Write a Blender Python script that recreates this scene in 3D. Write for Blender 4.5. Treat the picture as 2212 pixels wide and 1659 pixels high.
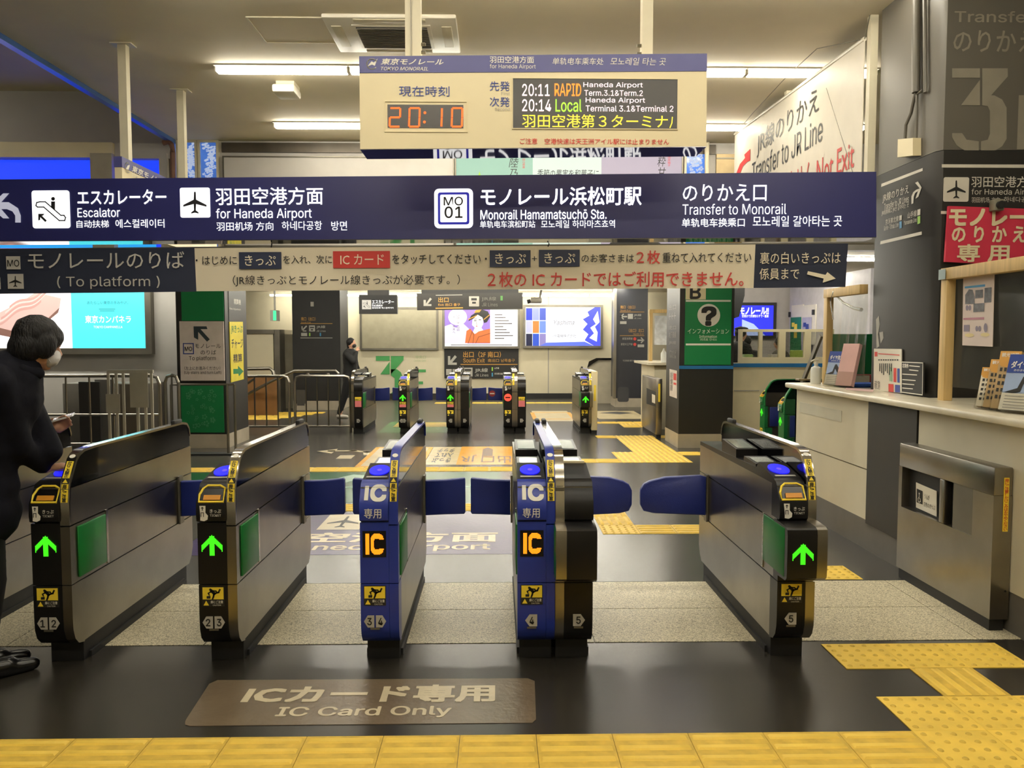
# Station transfer gate hall: built object by object with bpy
import bpy, bmesh, math, random, os
from mathutils import Vector, Matrix
random.seed(7)
for o in list(bpy.data.objects): bpy.data.objects.remove(o)
SC = bpy.context.scene
COL = SC.collection
# ---------------------------------------------------------------- camera, world, exposure
FPX, CX, CY, EYE = 1700.0, 1106.0, 829.5, 1.57
PITCH = math.atan(101 / FPX); YAW = math.atan(31 / FPX)
cam_d = bpy.data.cameras.new('camera'); cam_d.sensor_fit = 'HORIZONTAL'; cam_d.sensor_width = 36
cam_d.lens = FPX / 2212 * 36; cam_d.clip_end = 100
cam = bpy.data.objects.new('camera', cam_d); COL.objects.link(cam)
cam.location = (0, 0, EYE); cam.rotation_euler = (math.pi / 2 - PITCH, 0, -YAW)
SC.camera = cam
SC.view_settings.view_transform = 'Standard'; SC.view_settings.look = 'None'
SC.view_settings.gamma = 1; SC.view_settings.use_curve_mapping = False
SC.view_settings.exposure = 0.36
w = bpy.data.worlds.new('world'); SC.world = w; w.use_nodes = True
w.node_tree.nodes['Background'].inputs[0].default_value = (1.0, 0.93, 0.80, 1)
w.node_tree.nodes['Background'].inputs[1].default_value = 0.2
try:
    SC.cycles.sample_clamp_indirect = 4; SC.cycles.caustics_reflective = False; SC.cycles.caustics_refractive = False
except Exception: pass
TUBE = 27.0            # emission of the fluorescent tubes
# ---------------------------------------------------------------- picture point -> place
_F = Vector((math.sin(YAW) * math.cos(PITCH), math.cos(YAW) * math.cos(PITCH), -math.sin(PITCH)))
_R = Vector((math.cos(YAW), -math.sin(YAW), 0)); _U = _R.cross(_F); CAM = Vector((0, 0, EYE))
def ray(px, py): return _F + _R * ((px - CX) / FPX) - _U * ((py - CY) / FPX)
class Plane:
    def __init__(s, o, u, v=(0, 0, 1)):
        s.o = Vector(o); s.u = Vector(u).normalized(); s.v = Vector(v).normalized(); s.n = s.u.cross(s.v).normalized()
    def px(s, x, y):
        r = ray(x, y); t = (s.o - CAM).dot(s.n) / r.dot(s.n); q = CAM + r * t - s.o
        return q.dot(s.u), q.dot(s.v)
    def at(s, a, b, h=0.0): return s.o + s.u * a + s.v * b + s.n * h
    def w(s, x, y, h=0.0): return s.at(*s.px(x, y), h)
def front(d): return Plane((0, d, 0), (1, 0, 0))
def rightside(X): return Plane((X, 0, 0), (0, -1, 0))
def leftside(X): return Plane((X, 0, 0), (0, 1, 0))
FLOOR = Plane((0, 0, 0), (1, 0, 0), (0, 1, 0))
def P(x, y, d): return front(d).w(x, y)
# ---------------------------------------------------------------- materials
def lin(c): return tuple(((v / 255) / 12.92 if v / 255 <= .04045 else ((v / 255 + .055) / 1.055) ** 2.4) for v in c[:3]) + (1,)
MATS = {}
def mat(name, rgb, rough=.5, metal=0, emit=0, var=.08, scale=6, bump=0, bscale=60, spec=.5, stretch=None, coat=0, emitc=None):
    if name in MATS: return MATS[name]
    m = bpy.data.materials.new(name); m.use_nodes = True; nt = m.node_tree; b = nt.nodes['Principled BSDF']
    c = lin(rgb)
    tc = nt.nodes.new('ShaderNodeTexCoord'); mp = nt.nodes.new('ShaderNodeMapping'); nz = nt.nodes.new('ShaderNodeTexNoise')
    nt.links.new(tc.outputs['Object'], mp.inputs[0]); nt.links.new(mp.outputs[0], nz.inputs['Vector'])
    if stretch: mp.inputs['Scale'].default_value = stretch
    nz.inputs['Scale'].default_value = scale; nz.inputs['Detail'].default_value = 4
    rp = nt.nodes.new('ShaderNodeValToRGB'); rp.color_ramp.elements[0].position = .3; rp.color_ramp.elements[1].position = .7
    rp.color_ramp.elements[0].color = tuple(x * (1 - var) for x in c[:3]) + (1,)
    rp.color_ramp.elements[1].color = tuple(min(1, x * (1 + var)) for x in c[:3]) + (1,)
    nt.links.new(nz.outputs['Fac'], rp.inputs[0]); nt.links.new(rp.outputs[0], b.inputs['Base Color'])
    b.inputs['Roughness'].default_value = rough; b.inputs['Metallic'].default_value = metal
    b.inputs['Specular IOR Level'].default_value = spec; b.inputs['Coat Weight'].default_value = coat
    if emit:
        if emitc: b.inputs['Emission Color'].default_value = lin(emitc)
        else: nt.links.new(rp.outputs[0], b.inputs['Emission Color'])
        b.inputs['Emission Strength'].default_value = emit
    if bump:
        n2 = nt.nodes.new('ShaderNodeTexNoise'); n2.inputs['Scale'].default_value = bscale; n2.inputs['Detail'].default_value = 3
        nt.links.new(mp.outputs[0], n2.inputs['Vector'])
        bp = nt.nodes.new('ShaderNodeBump'); bp.inputs['Strength'].default_value = bump; bp.inputs['Distance'].default_value = .01
        nt.links.new(n2.outputs['Fac'], bp.inputs['Height']); nt.links.new(bp.outputs[0], b.inputs['Normal'])
    MATS[name] = m; return m
def glow(name, rgb, s): return mat(name, tuple(v * .55 for v in rgb), .6, 0, s, var=.02, emitc=rgb)
def clear(name, tint=(235, 235, 235), gloss=.12, rough=.08, bump=0, opaque=0.0, bscale=12):
    if name in MATS: return MATS[name]
    m = bpy.data.materials.new(name); m.use_nodes = True; nt = m.node_tree; nt.nodes.clear()
    out = nt.nodes.new('ShaderNodeOutputMaterial'); mx = nt.nodes.new('ShaderNodeMixShader')
    tr = nt.nodes.new('ShaderNodeBsdfTransparent'); tr.inputs[0].default_value = lin(tint)
    gl = nt.nodes.new('ShaderNodeBsdfGlossy'); gl.inputs['Roughness'].default_value = rough
    fr = nt.nodes.new('ShaderNodeLayerWeight'); pw = nt.nodes.new('ShaderNodeMath'); pw.operation = 'POWER'; pw.inputs[1].default_value = 5
    ad = nt.nodes.new('ShaderNodeMath'); ad.operation = 'MULTIPLY_ADD'; ad.inputs[1].default_value = .7; ad.inputs[2].default_value = gloss
    nt.links.new(fr.outputs['Facing'], pw.inputs[0]); nt.links.new(pw.outputs[0], ad.inputs[0]); nt.links.new(ad.outputs[0], mx.inputs[0])
    if bump:
        nz = nt.nodes.new('ShaderNodeTexNoise'); nz.inputs['Scale'].default_value = bscale
        bp = nt.nodes.new('ShaderNodeBump'); bp.inputs['Strength'].default_value = bump; bp.inputs['Distance'].default_value = .02
        nt.links.new(nz.outputs['Fac'], bp.inputs['Height']); nt.links.new(bp.outputs[0], gl.inputs['Normal'])
    src = tr
    if opaque:
        df = nt.nodes.new('ShaderNodeBsdfDiffuse'); df.inputs[0].default_value = lin(tint); m2 = nt.nodes.new('ShaderNodeMixShader')
        m2.inputs[0].default_value = opaque; nt.links.new(tr.outputs[0], m2.inputs[1]); nt.links.new(df.outputs[0], m2.inputs[2]); src = m2
    nt.links.new(src.outputs[0], mx.inputs[1]); nt.links.new(gl.outputs[0], mx.inputs[2]); nt.links.new(mx.outputs[0], out.inputs[0])
    MATS[name] = m; return m
def speckle(name, c1, c2, c3, scale=220, rough=.45):
    m = bpy.data.materials.new(name); m.use_nodes = True; nt = m.node_tree; b = nt.nodes['Principled BSDF']
    tc = nt.nodes.new('ShaderNodeTexCoord'); vo = nt.nodes.new('ShaderNodeTexVoronoi'); vo.inputs['Scale'].default_value = scale
    rp = nt.nodes.new('ShaderNodeValToRGB'); e = rp.color_ramp.elements
    e[0].color = lin(c1); e[0].position = .05; e[1].color = lin(c3); e[1].position = .95; k = e.new(.5); k.color = lin(c2)
    sp = nt.nodes.new('ShaderNodeSeparateColor'); nt.links.new(tc.outputs['Object'], vo.inputs['Vector'])
    nt.links.new(vo.outputs['Color'], sp.inputs[0]); nt.links.new(sp.outputs[0], rp.inputs[0]); nt.links.new(rp.outputs[0], b.inputs['Base Color'])
    b.inputs['Roughness'].default_value = rough; MATS[name] = m; return m
# ---------------------------------------------------------------- text outlines -> mesh
_TX = {}
try: SANS = bpy.data.fonts.load(os.path.join(bpy.utils.system_resource('DATAFILES', path='fonts'), 'Inter.woff2'))   # Blender's own interface font
except Exception: SANS = None
def text_mesh(body, fat=0.0, shear=0.0, spacing=1.0, line=1.0):
    fat = 0; k = (body, fat, shear, spacing, line)
    if k not in _TX:
        c = bpy.data.curves.new('lettering', 'FONT'); c.body = body; c.resolution_u = 2; c.shear = shear
        if SANS and all(ord(ch) < 0x250 for ch in body): c.font = SANS; c.resolution_u = 4
        c.space_character = spacing; c.space_line = line; c.align_x = 'CENTER' if '\n' in body else 'LEFT'
        o = bpy.data.objects.new('lettering_source', c); me = bpy.data.meshes.new_from_object(o)
        vs = [(v.co.x, v.co.y) for v in me.vertices]; fs = [tuple(p.vertices) for p in me.polygons]
        bpy.data.meshes.remove(me); bpy.data.objects.remove(o); bpy.data.curves.remove(c)
        xs = [v[0] for v in vs] or [0]; ys = [v[1] for v in vs] or [0]
        _TX[k] = (vs, fs, min(xs), max(xs), min(ys), max(ys))
    return _TX[k]
# ---------------------------------------------------------------- mesh builder
class MB:
    def __init__(s, xf=None): s.v = []; s.f = []; s.m = []; s.k = 0; s.xf = xf; s.calls = []; s.ntext = 0
    def add(s, vs, fs):
        n = len(s.v); s.calls.append((n, len(s.f))); s.v += [tuple(s.xf @ Vector(p)) if s.xf else tuple(p) for p in vs]
        s.f += [tuple(i + n for i in f) for f in fs]; s.m += [s.k] * len(fs); return s
    def use(s, k): s.k = k; return s
    def box(s, x0, x1, y0, y1, z0, z1, bev=0, seg=2):
        if bev:
            bm = bmesh.new(); bmesh.ops.create_cube(bm, size=1)
            for v in bm.verts: v.co = Vector(((x0 + x1) / 2 + v.co.x * (x1 - x0), (y0 + y1) / 2 + v.co.y * (y1 - y0), (z0 + z1) / 2 + v.co.z * (z1 - z0)))
            bmesh.ops.bevel(bm, geom=bm.edges[:], offset=bev, segments=seg, affect='EDGES', profile=.5)
            bm.verts.index_update(); s.add([v.co for v in bm.verts], [[v.index for v in f.verts] for f in bm.faces]); bm.free(); return s
        return s.add([(x0, y0, z0), (x1, y0, z0), (x1, y1, z0), (x0, y1, z0), (x0, y0, z1), (x1, y0, z1), (x1, y1, z1), (x0, y1, z1)],
                     [(3, 2, 1, 0), (4, 5, 6, 7), (0, 1, 5, 4), (1, 2, 6, 5), (2, 3, 7, 6), (3, 0, 4, 7)])
    def loft(s, a, b, caps=True):
        n = len(a); fs = [(i, (i + 1) % n, (i + 1) % n + n, i + n) for i in range(n)]
        if caps: fs += [tuple(range(n - 1, -1, -1)), tuple(range(n, 2 * n))]
        return s.add(list(a) + list(b), fs)
    def prism_x(s, yz, x0, x1): return s.loft([(x0, y, z) for y, z in yz], [(x1, y, z) for y, z in yz])
    def prism_y(s, xz, y0, y1): return s.loft([(x, y0, z) for x, z in xz], [(x, y1, z) for x, z in xz])
    def prism_z(s, xy, z0, z1): return s.loft([(x, y, z0) for x, y in xy], [(x, y, z1) for x, y in xy])
    def tube(s, pts, r, n=8, closed=False, caps=True, r2=None):
        pts = [Vector(p) for p in pts]; rings = []; L = len(pts)
        up = Vector((0, 0, 1))
        for i, p in enumerate(pts):
            a = pts[i - 1] if (i > 0 or closed) else p; b = pts[(i + 1) % L] if (i < L - 1 or closed) else p
            t = (b - a).normalized(); x = t.cross(up)
            if x.length < .05: x = t.cross(Vector((0, 1, 0)))
            x.normalize(); y = t.cross(x).normalized(); rr = r if r2 is None else r + (r2 - r) * i / (L - 1)
            rings.append([p + x * math.cos(2 * math.pi * j / n) * rr + y * math.sin(2 * math.pi * j / n) * rr for j in range(n)])
        vs = [q for g in rings for q in g]; fs = []
        for i in range(L if closed else L - 1):
            for j in range(n):
                a = i * n + j; b = i * n + (j + 1) % n; c = ((i + 1) % L) * n + (j + 1) % n; d = ((i + 1) % L) * n + j; fs.append((a, b, c, d))
        if caps and not closed: fs += [tuple(range(n - 1, -1, -1)), tuple(range((L - 1) * n, L * n))]
        return s.add(vs, fs)
    def lathe(s, c, prof, n=16):
        vs = []; fs = []
        for r, z in prof: vs += [(c[0] + r * math.cos(2 * math.pi * j / n), c[1] + r * math.sin(2 * math.pi * j / n), c[2] + z) for j in range(n)]
        for i in range(len(prof) - 1):
            for j in range(n): fs.append((i * n + j, i * n + (j + 1) % n, (i + 1) * n + (j + 1) % n, (i + 1) * n + j))
        fs += [tuple(range(n - 1, -1, -1)), tuple(range((len(prof) - 1) * n, len(prof) * n))]
        return s.add(vs, fs)
    # --- on a plane; pts in picture pixels (or plane units with st=True)
    def poly(s, pl, pts, h0=.002, h1=None, st=False):
        q = pts if st else [pl.px(*p) for p in pts]
        if h1 is None: return s.add([pl.at(a, b, h0) for a, b in q], [tuple(range(len(q)))])
        return s.loft([pl.at(a, b, h0) for a, b in q], [pl.at(a, b, h1) for a, b in q])
    def rect(s, pl, x0, y0, x1, y1, h0=.002, h1=None, st=False, r=0, n=4):
        if not st: a0, b0 = pl.px(x0, y0); a1, b1 = pl.px(x1, y1)
        else: a0, b0, a1, b1 = x0, y0, x1, y1
        a0, a1 = min(a0, a1), max(a0, a1); b0, b1 = min(b0, b1), max(b0, b1)
        if r:
            q = []
            for cx, cy, t0 in ((a1 - r, b1 - r, 0), (a0 + r, b1 - r, 90), (a0 + r, b0 + r, 180), (a1 - r, b0 + r, 270)):
                for i in range(n + 1):
                    t = math.radians(t0 + 90 * i / n); q.append((cx + r * math.cos(t), cy + r * math.sin(t)))
        else: q = [(a0, b0), (a1, b0), (a1, b1), (a0, b1)]
        return s.poly(pl, q, h0, h1, True)
    def frame(s, pl, x0, y0, x1, y1, wd, h0, h1, st=False):
        if not st: a0, b0 = pl.px(x0, y0); a1, b1 = pl.px(x1, y1)
        else: a0, b0, a1, b1 = x0, y0, x1, y1
        a0, a1 = min(a0, a1), max(a0, a1); b0, b1 = min(b0, b1), max(b0, b1)
        for r in ((a0 - wd, b0 - wd, a1 + wd, b0), (a0 - wd, b1, a1 + wd, b1 + wd), (a0 - wd, b0, a0, b1), (a1, b0, a1 + wd, b1)): s.rect(pl, *r, h0, h1, True)
        return s
    def ell(s, pl, x, y, rx, ry, h0=.002, h1=None, n=24, st=False):
        return s.poly(pl, [(x + rx * math.cos(2 * math.pi * i / n), y + ry * math.sin(2 * math.pi * i / n)) for i in range(n)], h0, h1, st)
    def text(s, pl, body, x0, y0, x1, y1, h=.003, fat=0.0, shear=0.0, st=False, spacing=1.0, line=1.0):
        vs, fs, a, b, c, d = text_mesh(body, fat, shear, spacing, line)
        if not vs: return s
        if st: s0, t0, s1, t1 = x0, y1, x1, y0
        else: s0, t0 = pl.px(x0, y0); s1, t1 = pl.px(x1, y1)
        fx = (s1 - s0) / max(b - a, 1e-6); fy = (t0 - t1) / max(d - c, 1e-6)
        if SANS and all(ord(ch) < 0x250 for ch in body): fat *= .7
        V2 = []; F2 = []; g = fat * .8    # heavier weights: the outline repeated with small shifts
        for k, (dx, dy) in enumerate([(0, 0)] if fat < .003 else [(-g, 0), (g, 0), (0, g), (0, -g)] if fat < .03 else [(-g, -g), (g, -g), (g, g), (-g, g), (-g, 0), (g, 0), (0, g), (0, -g), (0, 0)]):
            F2 += [tuple(i + len(V2) for i in f) for f in fs]; V2 += [pl.at(s0 + (x + dx - a) * fx, t1 + (y + dy - c) * fy, h + k * 2e-5) for x, y in vs]
        s.ntext += 1
        return s.add(V2, F2)
    def line(s, pl, pts, wd, h=.003, st=False):
        q = [Vector(p) for p in (pts if st else [pl.px(*p) for p in pts])]
        for a, b in zip(q, q[1:]):
            t = (b - a).normalized() * wd / 2; nn = Vector((-t.y, t.x)); a2 = a - t; b2 = b + t
            s.poly(pl, [a2 - nn, b2 - nn, b2 + nn, a2 + nn], h, None, True)
        return s
ORG = {}
def tag(o, label=None, cat=None, group=None, kind=None):
    if label: o['label'] = label
    if cat: o['category'] = cat
    if group: o['group'] = group
    if kind: o['kind'] = kind
    return o
def empty(name, loc, label=None, cat=None, group=None, kind=None):
    o = bpy.data.objects.new(name, None); COL.objects.link(o); o.location = loc; o.empty_display_size = .1; ORG[o] = Vector(loc)
    return tag(o, label, cat, group, kind)
def put(name, mb, mt, parent=None, label=None, cat=None, group=None, kind=None, smooth=True, ang=38, fix=True, split=False):
    if (split or mb.ntext > 1 and mb.ntext == len(mb.calls)) and len(mb.calls) > 1 and parent:
        ends = mb.calls[1:] + [(len(mb.v), len(mb.f))]
        for (v0, f0), (v1, f1) in zip(mb.calls, ends):
            b = MB(); b.v = mb.v[v0:v1]; b.f = [tuple(i - v0 for i in f) for f in mb.f[f0:f1]]; b.m = mb.m[f0:f1]; r = put(name, b, mt, parent, label, cat, group, kind, smooth, ang, fix)
        return r
    me = bpy.data.meshes.new(name)
    vs = [Vector(p) for p in mb.v]
    if parent: org = ORG[parent]
    else:
        xs = [p.x for p in vs]; ys = [p.y for p in vs]; zs = [p.z for p in vs]
        org = Vector(((min(xs) + max(xs)) / 2, (min(ys) + max(ys)) / 2, min(zs)))
    me.from_pydata([p - org for p in vs], [], mb.f)
    for x in (mt if isinstance(mt, (list, tuple)) else [mt]): me.materials.append(x)
    me.polygons.foreach_set('material_index', mb.m)
    if fix:
        bm = bmesh.new(); bm.from_mesh(me); bmesh.ops.recalc_face_normals(bm, faces=bm.faces[:]); bm.to_mesh(me); bm.free()
    if smooth:
        me.polygons.foreach_set('use_smooth', [True] * len(me.polygons)); me.set_sharp_from_angle(angle=math.radians(ang))
    me.update()
    o = bpy.data.objects.new(name, me); COL.objects.link(o)
    if parent: o.parent = parent
    else: o.location = org
    ORG[o] = org
    return tag(o, label, cat, group, kind)
def inst(src, loc, parent=None, rotz=0):
    c = src.copy(); COL.objects.link(c); c.location = Vector(loc) - (ORG[parent] if parent else Vector()); c.rotation_euler = (0, 0, rotz); c.parent = parent
    ORG[c] = Vector(loc); return c
# ---------------------------------------------------------------- palette
ceilm = mat('ceiling_paint', (226, 216, 192), .7, var=.05, scale=1.5)
cream = mat('cream_wall_paint', (214, 205, 176), .6, var=.05, scale=2)
greyw = mat('grey_wall_paint', (188, 184, 178), .6, var=.05, scale=2)
white = mat('white_plastic', (226, 220, 204), .4, var=.03)
ivory = mat('ivory_enamel', (226, 212, 172), .45, var=.03, scale=3)
postw = mat('post_paint', (214, 206, 180), .45, var=.04)
steel = mat('brushed_steel', (146, 141, 131), .30, 1, var=.14, scale=3, bump=.04, bscale=90)
chrome = mat('polished_steel', (186, 180, 168), .18, 1, var=.05)
dsteel = mat('dull_steel', (120, 116, 106), .45, .8, var=.12, scale=4)
black = mat('black_plastic', (22, 21, 21), .34, var=.15, scale=8, spec=.3)
bmatte = mat('black_matte', (22, 22, 22), .6, var=.1)
glassk = mat('smoked_panel', (12, 12, 15), .07, var=.1, spec=.35)
charc = mat('charcoal_panel', (34, 32, 29), .5, var=.1, scale=1.2)
navy = mat('navy_sign_face', (36, 38, 92), .38, 0, .07, var=.05, scale=1.2)
navyp = mat('navy_band', (72, 74, 132), .45, var=.04)
blueg = mat('blue_gate_cover', (32, 52, 148), .35, var=.06)
bluef = mat('blue_flap_vinyl', (26, 40, 112), .5, var=.12, bump=.1, bscale=150)
green = mat('green_panel', (16, 118, 66), .45, var=.06, scale=2)
greenp = mat('green_pad', (14, 112, 46), .42, var=.15)
yellow = mat('yellow_tactile', (240, 204, 84), .55, var=.14, scale=5, bump=.15, bscale=120)
yel = mat('yellow_print', (252, 222, 64), .5, var=.03)
wht = mat('white_print', (228, 224, 212), .5, var=.02)
dimw = mat('grey_print', (160, 156, 146), .5, var=.04)
blk = mat('black_print', (30, 29, 28), .5, var=.05)
redp = mat('red_print', (200, 56, 50), .5, var=.05)
pinkp = mat('pink_print', (222, 122, 124), .5, var=.05)
bluep = mat('blue_print', (40, 62, 140), .5, var=.05)
goldp = mat('amber_print', (190, 142, 66), .5, var=.05)
lgreen = mat('lime_print', (150, 200, 70), .5, var=.05)
cyanp = mat('sky_print', (60, 140, 190), .5, var=.05)
wood = mat('pale_wood', (202, 172, 116), .55, var=.16, scale=4, stretch=(8, 8, .6))
stone = mat('counter_stone', (216, 208, 186), .25, var=.08, scale=7)
skirt = mat('grey_stone', (96, 93, 88), .5, var=.12, scale=5)
litw = glow('backlit_white', (255, 255, 255), 1.0)
# ================================================================ the setting
CZ = 4.10; FZ = 2.72
floorm = mat('dark_rubber_floor', (46, 43, 38), .27, spec=.4, var=.12, scale=1.4, bump=.035, bscale=26)
floor = put('floor', MB().box(-13, 11, -3, 21.5, -.12, 0), floorm, kind='structure')
ceil = put('ceiling', MB().box(-4.17, 11, -3, 10.4, CZ, CZ + .65), ceilm, kind='structure')
put('ceiling_left', MB().box(-13, -4.17, -3, 10.4, 4.72, 4.9), ceilm, kind='structure')
put('ceiling_far', MB().box(-13, 11, 10.6, 21.5, FZ, FZ + .2), ceilm, kind='structure')
put('wall_upper', MB().box(-13, 11, 10.4, 10.6, FZ, 4.9), greyw, kind='structure')
put('wall_far', MB().box(-13, 11, 20.2, 20.4, 0, FZ), cream, kind='structure')
put('baseboard_far', MB().box(-6, 3.4, 20.16, 20.2, 0, .13), bmatte, kind='structure')
put('wall_left', MB().box(-13, -4.62, 12.0, 12.2, 0, FZ), greyw, kind='structure')
put('wall_side', MB().box(-13.2, -13, -3, 21.5, 0, 4.9), greyw, kind='structure')
put('wall_right', MB().box(11, 11.2, -3, 21.5, 0, 4.9), greyw, kind='structure')
put('wall_back', MB().box(-13, 11, -3.2, -3, 0, 4.9), cream, kind='structure')
put('trim_1', MB().box(-4.2, -4.13, -3, 10.4, CZ - .05, CZ), mat('blue_reflection_trim', (92, 132, 200), .25, .3, var=.2, scale=.6), kind='structure')  # blue screen's reflection along the edge is put into the trim colour
# room behind the information booth
bw = mat('booth_wall_paint', (186, 180, 176), .6, var=.05)
put('wall_inner', MB().box(4.3, 9.5, 16.6, 16.8, 0, FZ), bw, kind='structure')
put('floor_field', MB().box(-13, 11, 4.965, 21.5, .0, .0012), mat('grey_rubber_floor', (66, 64, 60), .24, spec=.25, var=.1, scale=1.2, bump=.03, bscale=24), floor)
# --- terrazzo band of slabs set in the floor
terr = speckle('terrazzo', (132, 124, 102), (200, 190, 160), (226, 216, 188))
sl = put('terrazzo_slab', MB().box(0, .996, 0, .494, 0, .003, .001, 1), terr, floor); sl.data.transform(Matrix.Translation(ORG[floor])); sl.location = Vector((-4.5, 3.96, 0)) - ORG[floor]
for i in range(8):
    for j in range(2):
        if i or j: inst(sl, (-4.5 + i, 3.96 + j * .5, 0), floor)
# --- tactile paving
def tile_bars():
    m = MB().use(1).box(.001, .299, .001, .299, 0, .004).use(0)
    for k in range(4):
        y = .0375 + k * .075
        m.loft([(.012, y - .017, .004), (.288, y - .017, .004), (.288, y + .017, .004), (.012, y + .017, .004)], [(.020, y - .011, .010), (.280, y - .011, .010), (.280, y + .011, .010), (.020, y + .011, .010)])
    return m
def tile_dots():
    m = MB().box(.001, .299, .001, .299, 0, .004).use(1)
    for i in range(5):
        for j in range(5):
            cx, cy = .03 + .06 * i, .03 + .06 * j
            m.loft([(cx + .013 * math.cos(t * .785), cy + .013 * math.sin(t * .785), .004) for t in range(8)], [(cx + .008 * math.cos(t * .785), cy + .008 * math.sin(t * .785), .009) for t in range(8)])
    return m
ORG[None] = Vector()
ydirt = mat('yellow_tactile_worn', (214, 178, 70), .6, var=.2, scale=14)
tb = put('tactile_guide_tile', tile_bars(), [yellow, ydirt], floor); td = put('tactile_dot_tile', tile_dots(), [yellow, ydirt], floor)
used = {'b': False, 'd': False}
def tile(kind, x, y, rot=False):
    src = tb if kind == 'b' else td
    loc = Vector((x + (.3 if rot else 0), y, 0)); rz = math.pi / 2 if rot else 0
    if not used[kind]:
        used[kind] = True
        src.data.transform(Matrix.Translation(ORG[floor])); src.location = loc - ORG[floor]; src.rotation_euler = (0, 0, rz); return
    inst(src, loc, floor, rz)
for i in range(13):
    for j in range(2): tile('b', -2.25 + .3 * i, 2.42 + .3 * j)
for i in range(3):
    for y in (2.42, 2.72, 3.02, 3.61): tile('d', 1.65 + .3 * i, y)
tile('b', 1.95, 3.315, True)
for y in (2.42, 2.72): tile('b', 2.55, y)
for i in range(2): tile('d', 1.77 + .3 * i, 4.98)
tile('d', .84, 6.18)
for i in range(5): tile('b', 1.14 + .3 * i, 6.18)
tile('b', .84, 6.48, True); tile('b', .84, 6.78, True)
for i in range(15): tile('b', -4.0 + .3 * i, 7.05)
for i in range(17): tile('b', -4.6 + .3 * i, 9.15)
for i in range(3):
    for j in range(3): tile('b', 1.55 + .3 * i, 9.75 + .3 * j, True)
for j in range(5):
    for i in range(2): tile('b', 1.85 + .3 * i, 10.65 + .3 * j, True)
for i in range(5): tile('b', 1.55 + .3 * i, 12.15, i in (1, 2))
for i in range(2): tile('b', .95 + .3 * i, 9.75)
for i in range(4): tile('b', 2.45 + .3 * i, 10.35)
for i in range(12): tile('b', -1.5 + .3 * i, 18.6)
for i in range(6): tile('b', 1.6 + .3 * i, 14.2)
for i in range(3): tile('b', 2.2 + .3 * i, 13.6)
for i in range(2): tile('b', 2.2 + .3 * i, 13.9, True)
for i in range(6):
    for j in range(5): tile('b', -6.0 + .3 * i + .15 * j, 15.0 + .3 * j)
# --- ceiling lights: rows of fluorescent fittings
tube = mat('fluorescent_tube', (255, 247, 229), .5, 0, TUBE, var=.01)
tubef = mat('far_fluorescent_tube', (255, 249, 234), .5, 0, TUBE * 2.1, var=.01)
ORD = ['first', 'second', 'third', 'fourth', 'fifth', 'sixth', 'seventh', 'eighth']
def light_row(y, x0, x1, z, label, group, L=1.24, wd=.17, em=None, ordinal=False):
    n = max(1, round((x1 - x0) / L)); L = (x1 - x0) / n; first = None
    for i in range(n):
        cx = x0 + L * (i + .5); e = empty('ceiling_light', (cx, y, z - .06), (ORD[i] + ' from the left, ' + label) if ordinal else label, 'ceiling light', group)
        h = L / 2 - .004
        if first is None:
            m = MB().box(cx - h, cx + h, y - wd / 2, y + wd / 2, z - .012, z - .001).box(cx - h, cx - h + .012, y - wd * .3, y + wd * .3, z - .055, z - .012).box(cx + h - .012, cx + h, y - wd * .3, y + wd * .3, z - .055, z - .012)
            a = put('housing', m, white, e)
            b = put('lamp_tube', MB().box(cx - h + .012, cx + h - .012, y - wd * .26, y + wd * .26, z - .058, z - .026, .014), em or tube, e); first = (a, b)
        else:
            for s_ in first:
                c = s_.copy(); COL.objects.link(c); c.parent = e; ORG[c] = ORG[e]
rx = lambda px, py, d: P(px, py, d).x
light_row(7.59, rx(466, 148, 7.59), 3.6, CZ, 'fluorescent light of the ceiling row behind the departure board', 'front ceiling light row', ordinal=True)
light_row(9.54, rx(592, 268, 9.54), 4.4, CZ, 'fluorescent light of the rear ceiling row near the billboards', 'rear ceiling light row', ordinal=True)
for y in (5.64, 3.69, 1.74, -.2):
    light_row(y, -2.6, 3.4, CZ, 'long fluorescent light on the hall ceiling above the gates', 'overhead ceiling light rows')
for y, xa_, xb_ in ((11.3, -9.2, -4.7), (11.3, -3.4, 2.4), (11.3, 3.5, 7.3), (14.2, -5.6, 7.3), (17.3, -4.6, 2.9)):  # leftmost stretch is added, hidden by the banner, to brighten the left wall
    light_row(y, xa_, xb_, FZ, 'fluorescent light on the low ceiling beyond the hall', 'far ceiling light rows', wd=.12, em=tubef)
light_row(6.5, -8.6, -7.3, 4.72, 'added unseen light on the raised ceiling at the side', 'added side lights')  # both side rows are added out of view to lighten the upper left wall
light_row(8.7, -8.6, -7.3, 4.72, 'added unseen light on the raised ceiling at the side', 'added side lights')
light_row(19.6, rx(582, 648, 19.6), 3.6, FZ - .08, 'slim fluorescent light along the top of the far wall', 'far wall light row', wd=.08, em=tubef, ordinal=True)
# --- air conditioner cassette, hatch, lamp box
ac = empty('ceiling_air_conditioner', (-.75, 5.9, CZ - .04), 'square ceiling air conditioner with a dark slatted grille above the departure board', 'air conditioner')
cp = Plane((0, 0, CZ), (1, 0, 0), (0, -1, 0))
a0 = cp.px(735, 105); a1 = cp.px(985, 30); x0, x1 = a0[0], a1[0]; y0, y1 = -a0[1], -a1[1]
x0, x1 = min(x0, x1), max(x0, x1); y0, y1 = min(y0, y1), max(y0, y1)
put('panel', MB().box(x0, x1, y0, y1, CZ - .035, CZ, .012), white, ac)
mx, my, hw, hd = (x0 + x1) / 2, (y0 + y1) / 2, (x1 - x0) * .27, (y1 - y0) * .29
put('grille_frame', MB().box(mx - hw - .03, mx + hw + .03, my - hd - .03, my + hd + .03, CZ - .045, CZ - .034, .004), white, ac)
put('grille', MB().box(mx - hw, mx + hw, my - hd, my + hd, CZ - .049, CZ - .044), bmatte, ac)
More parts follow.
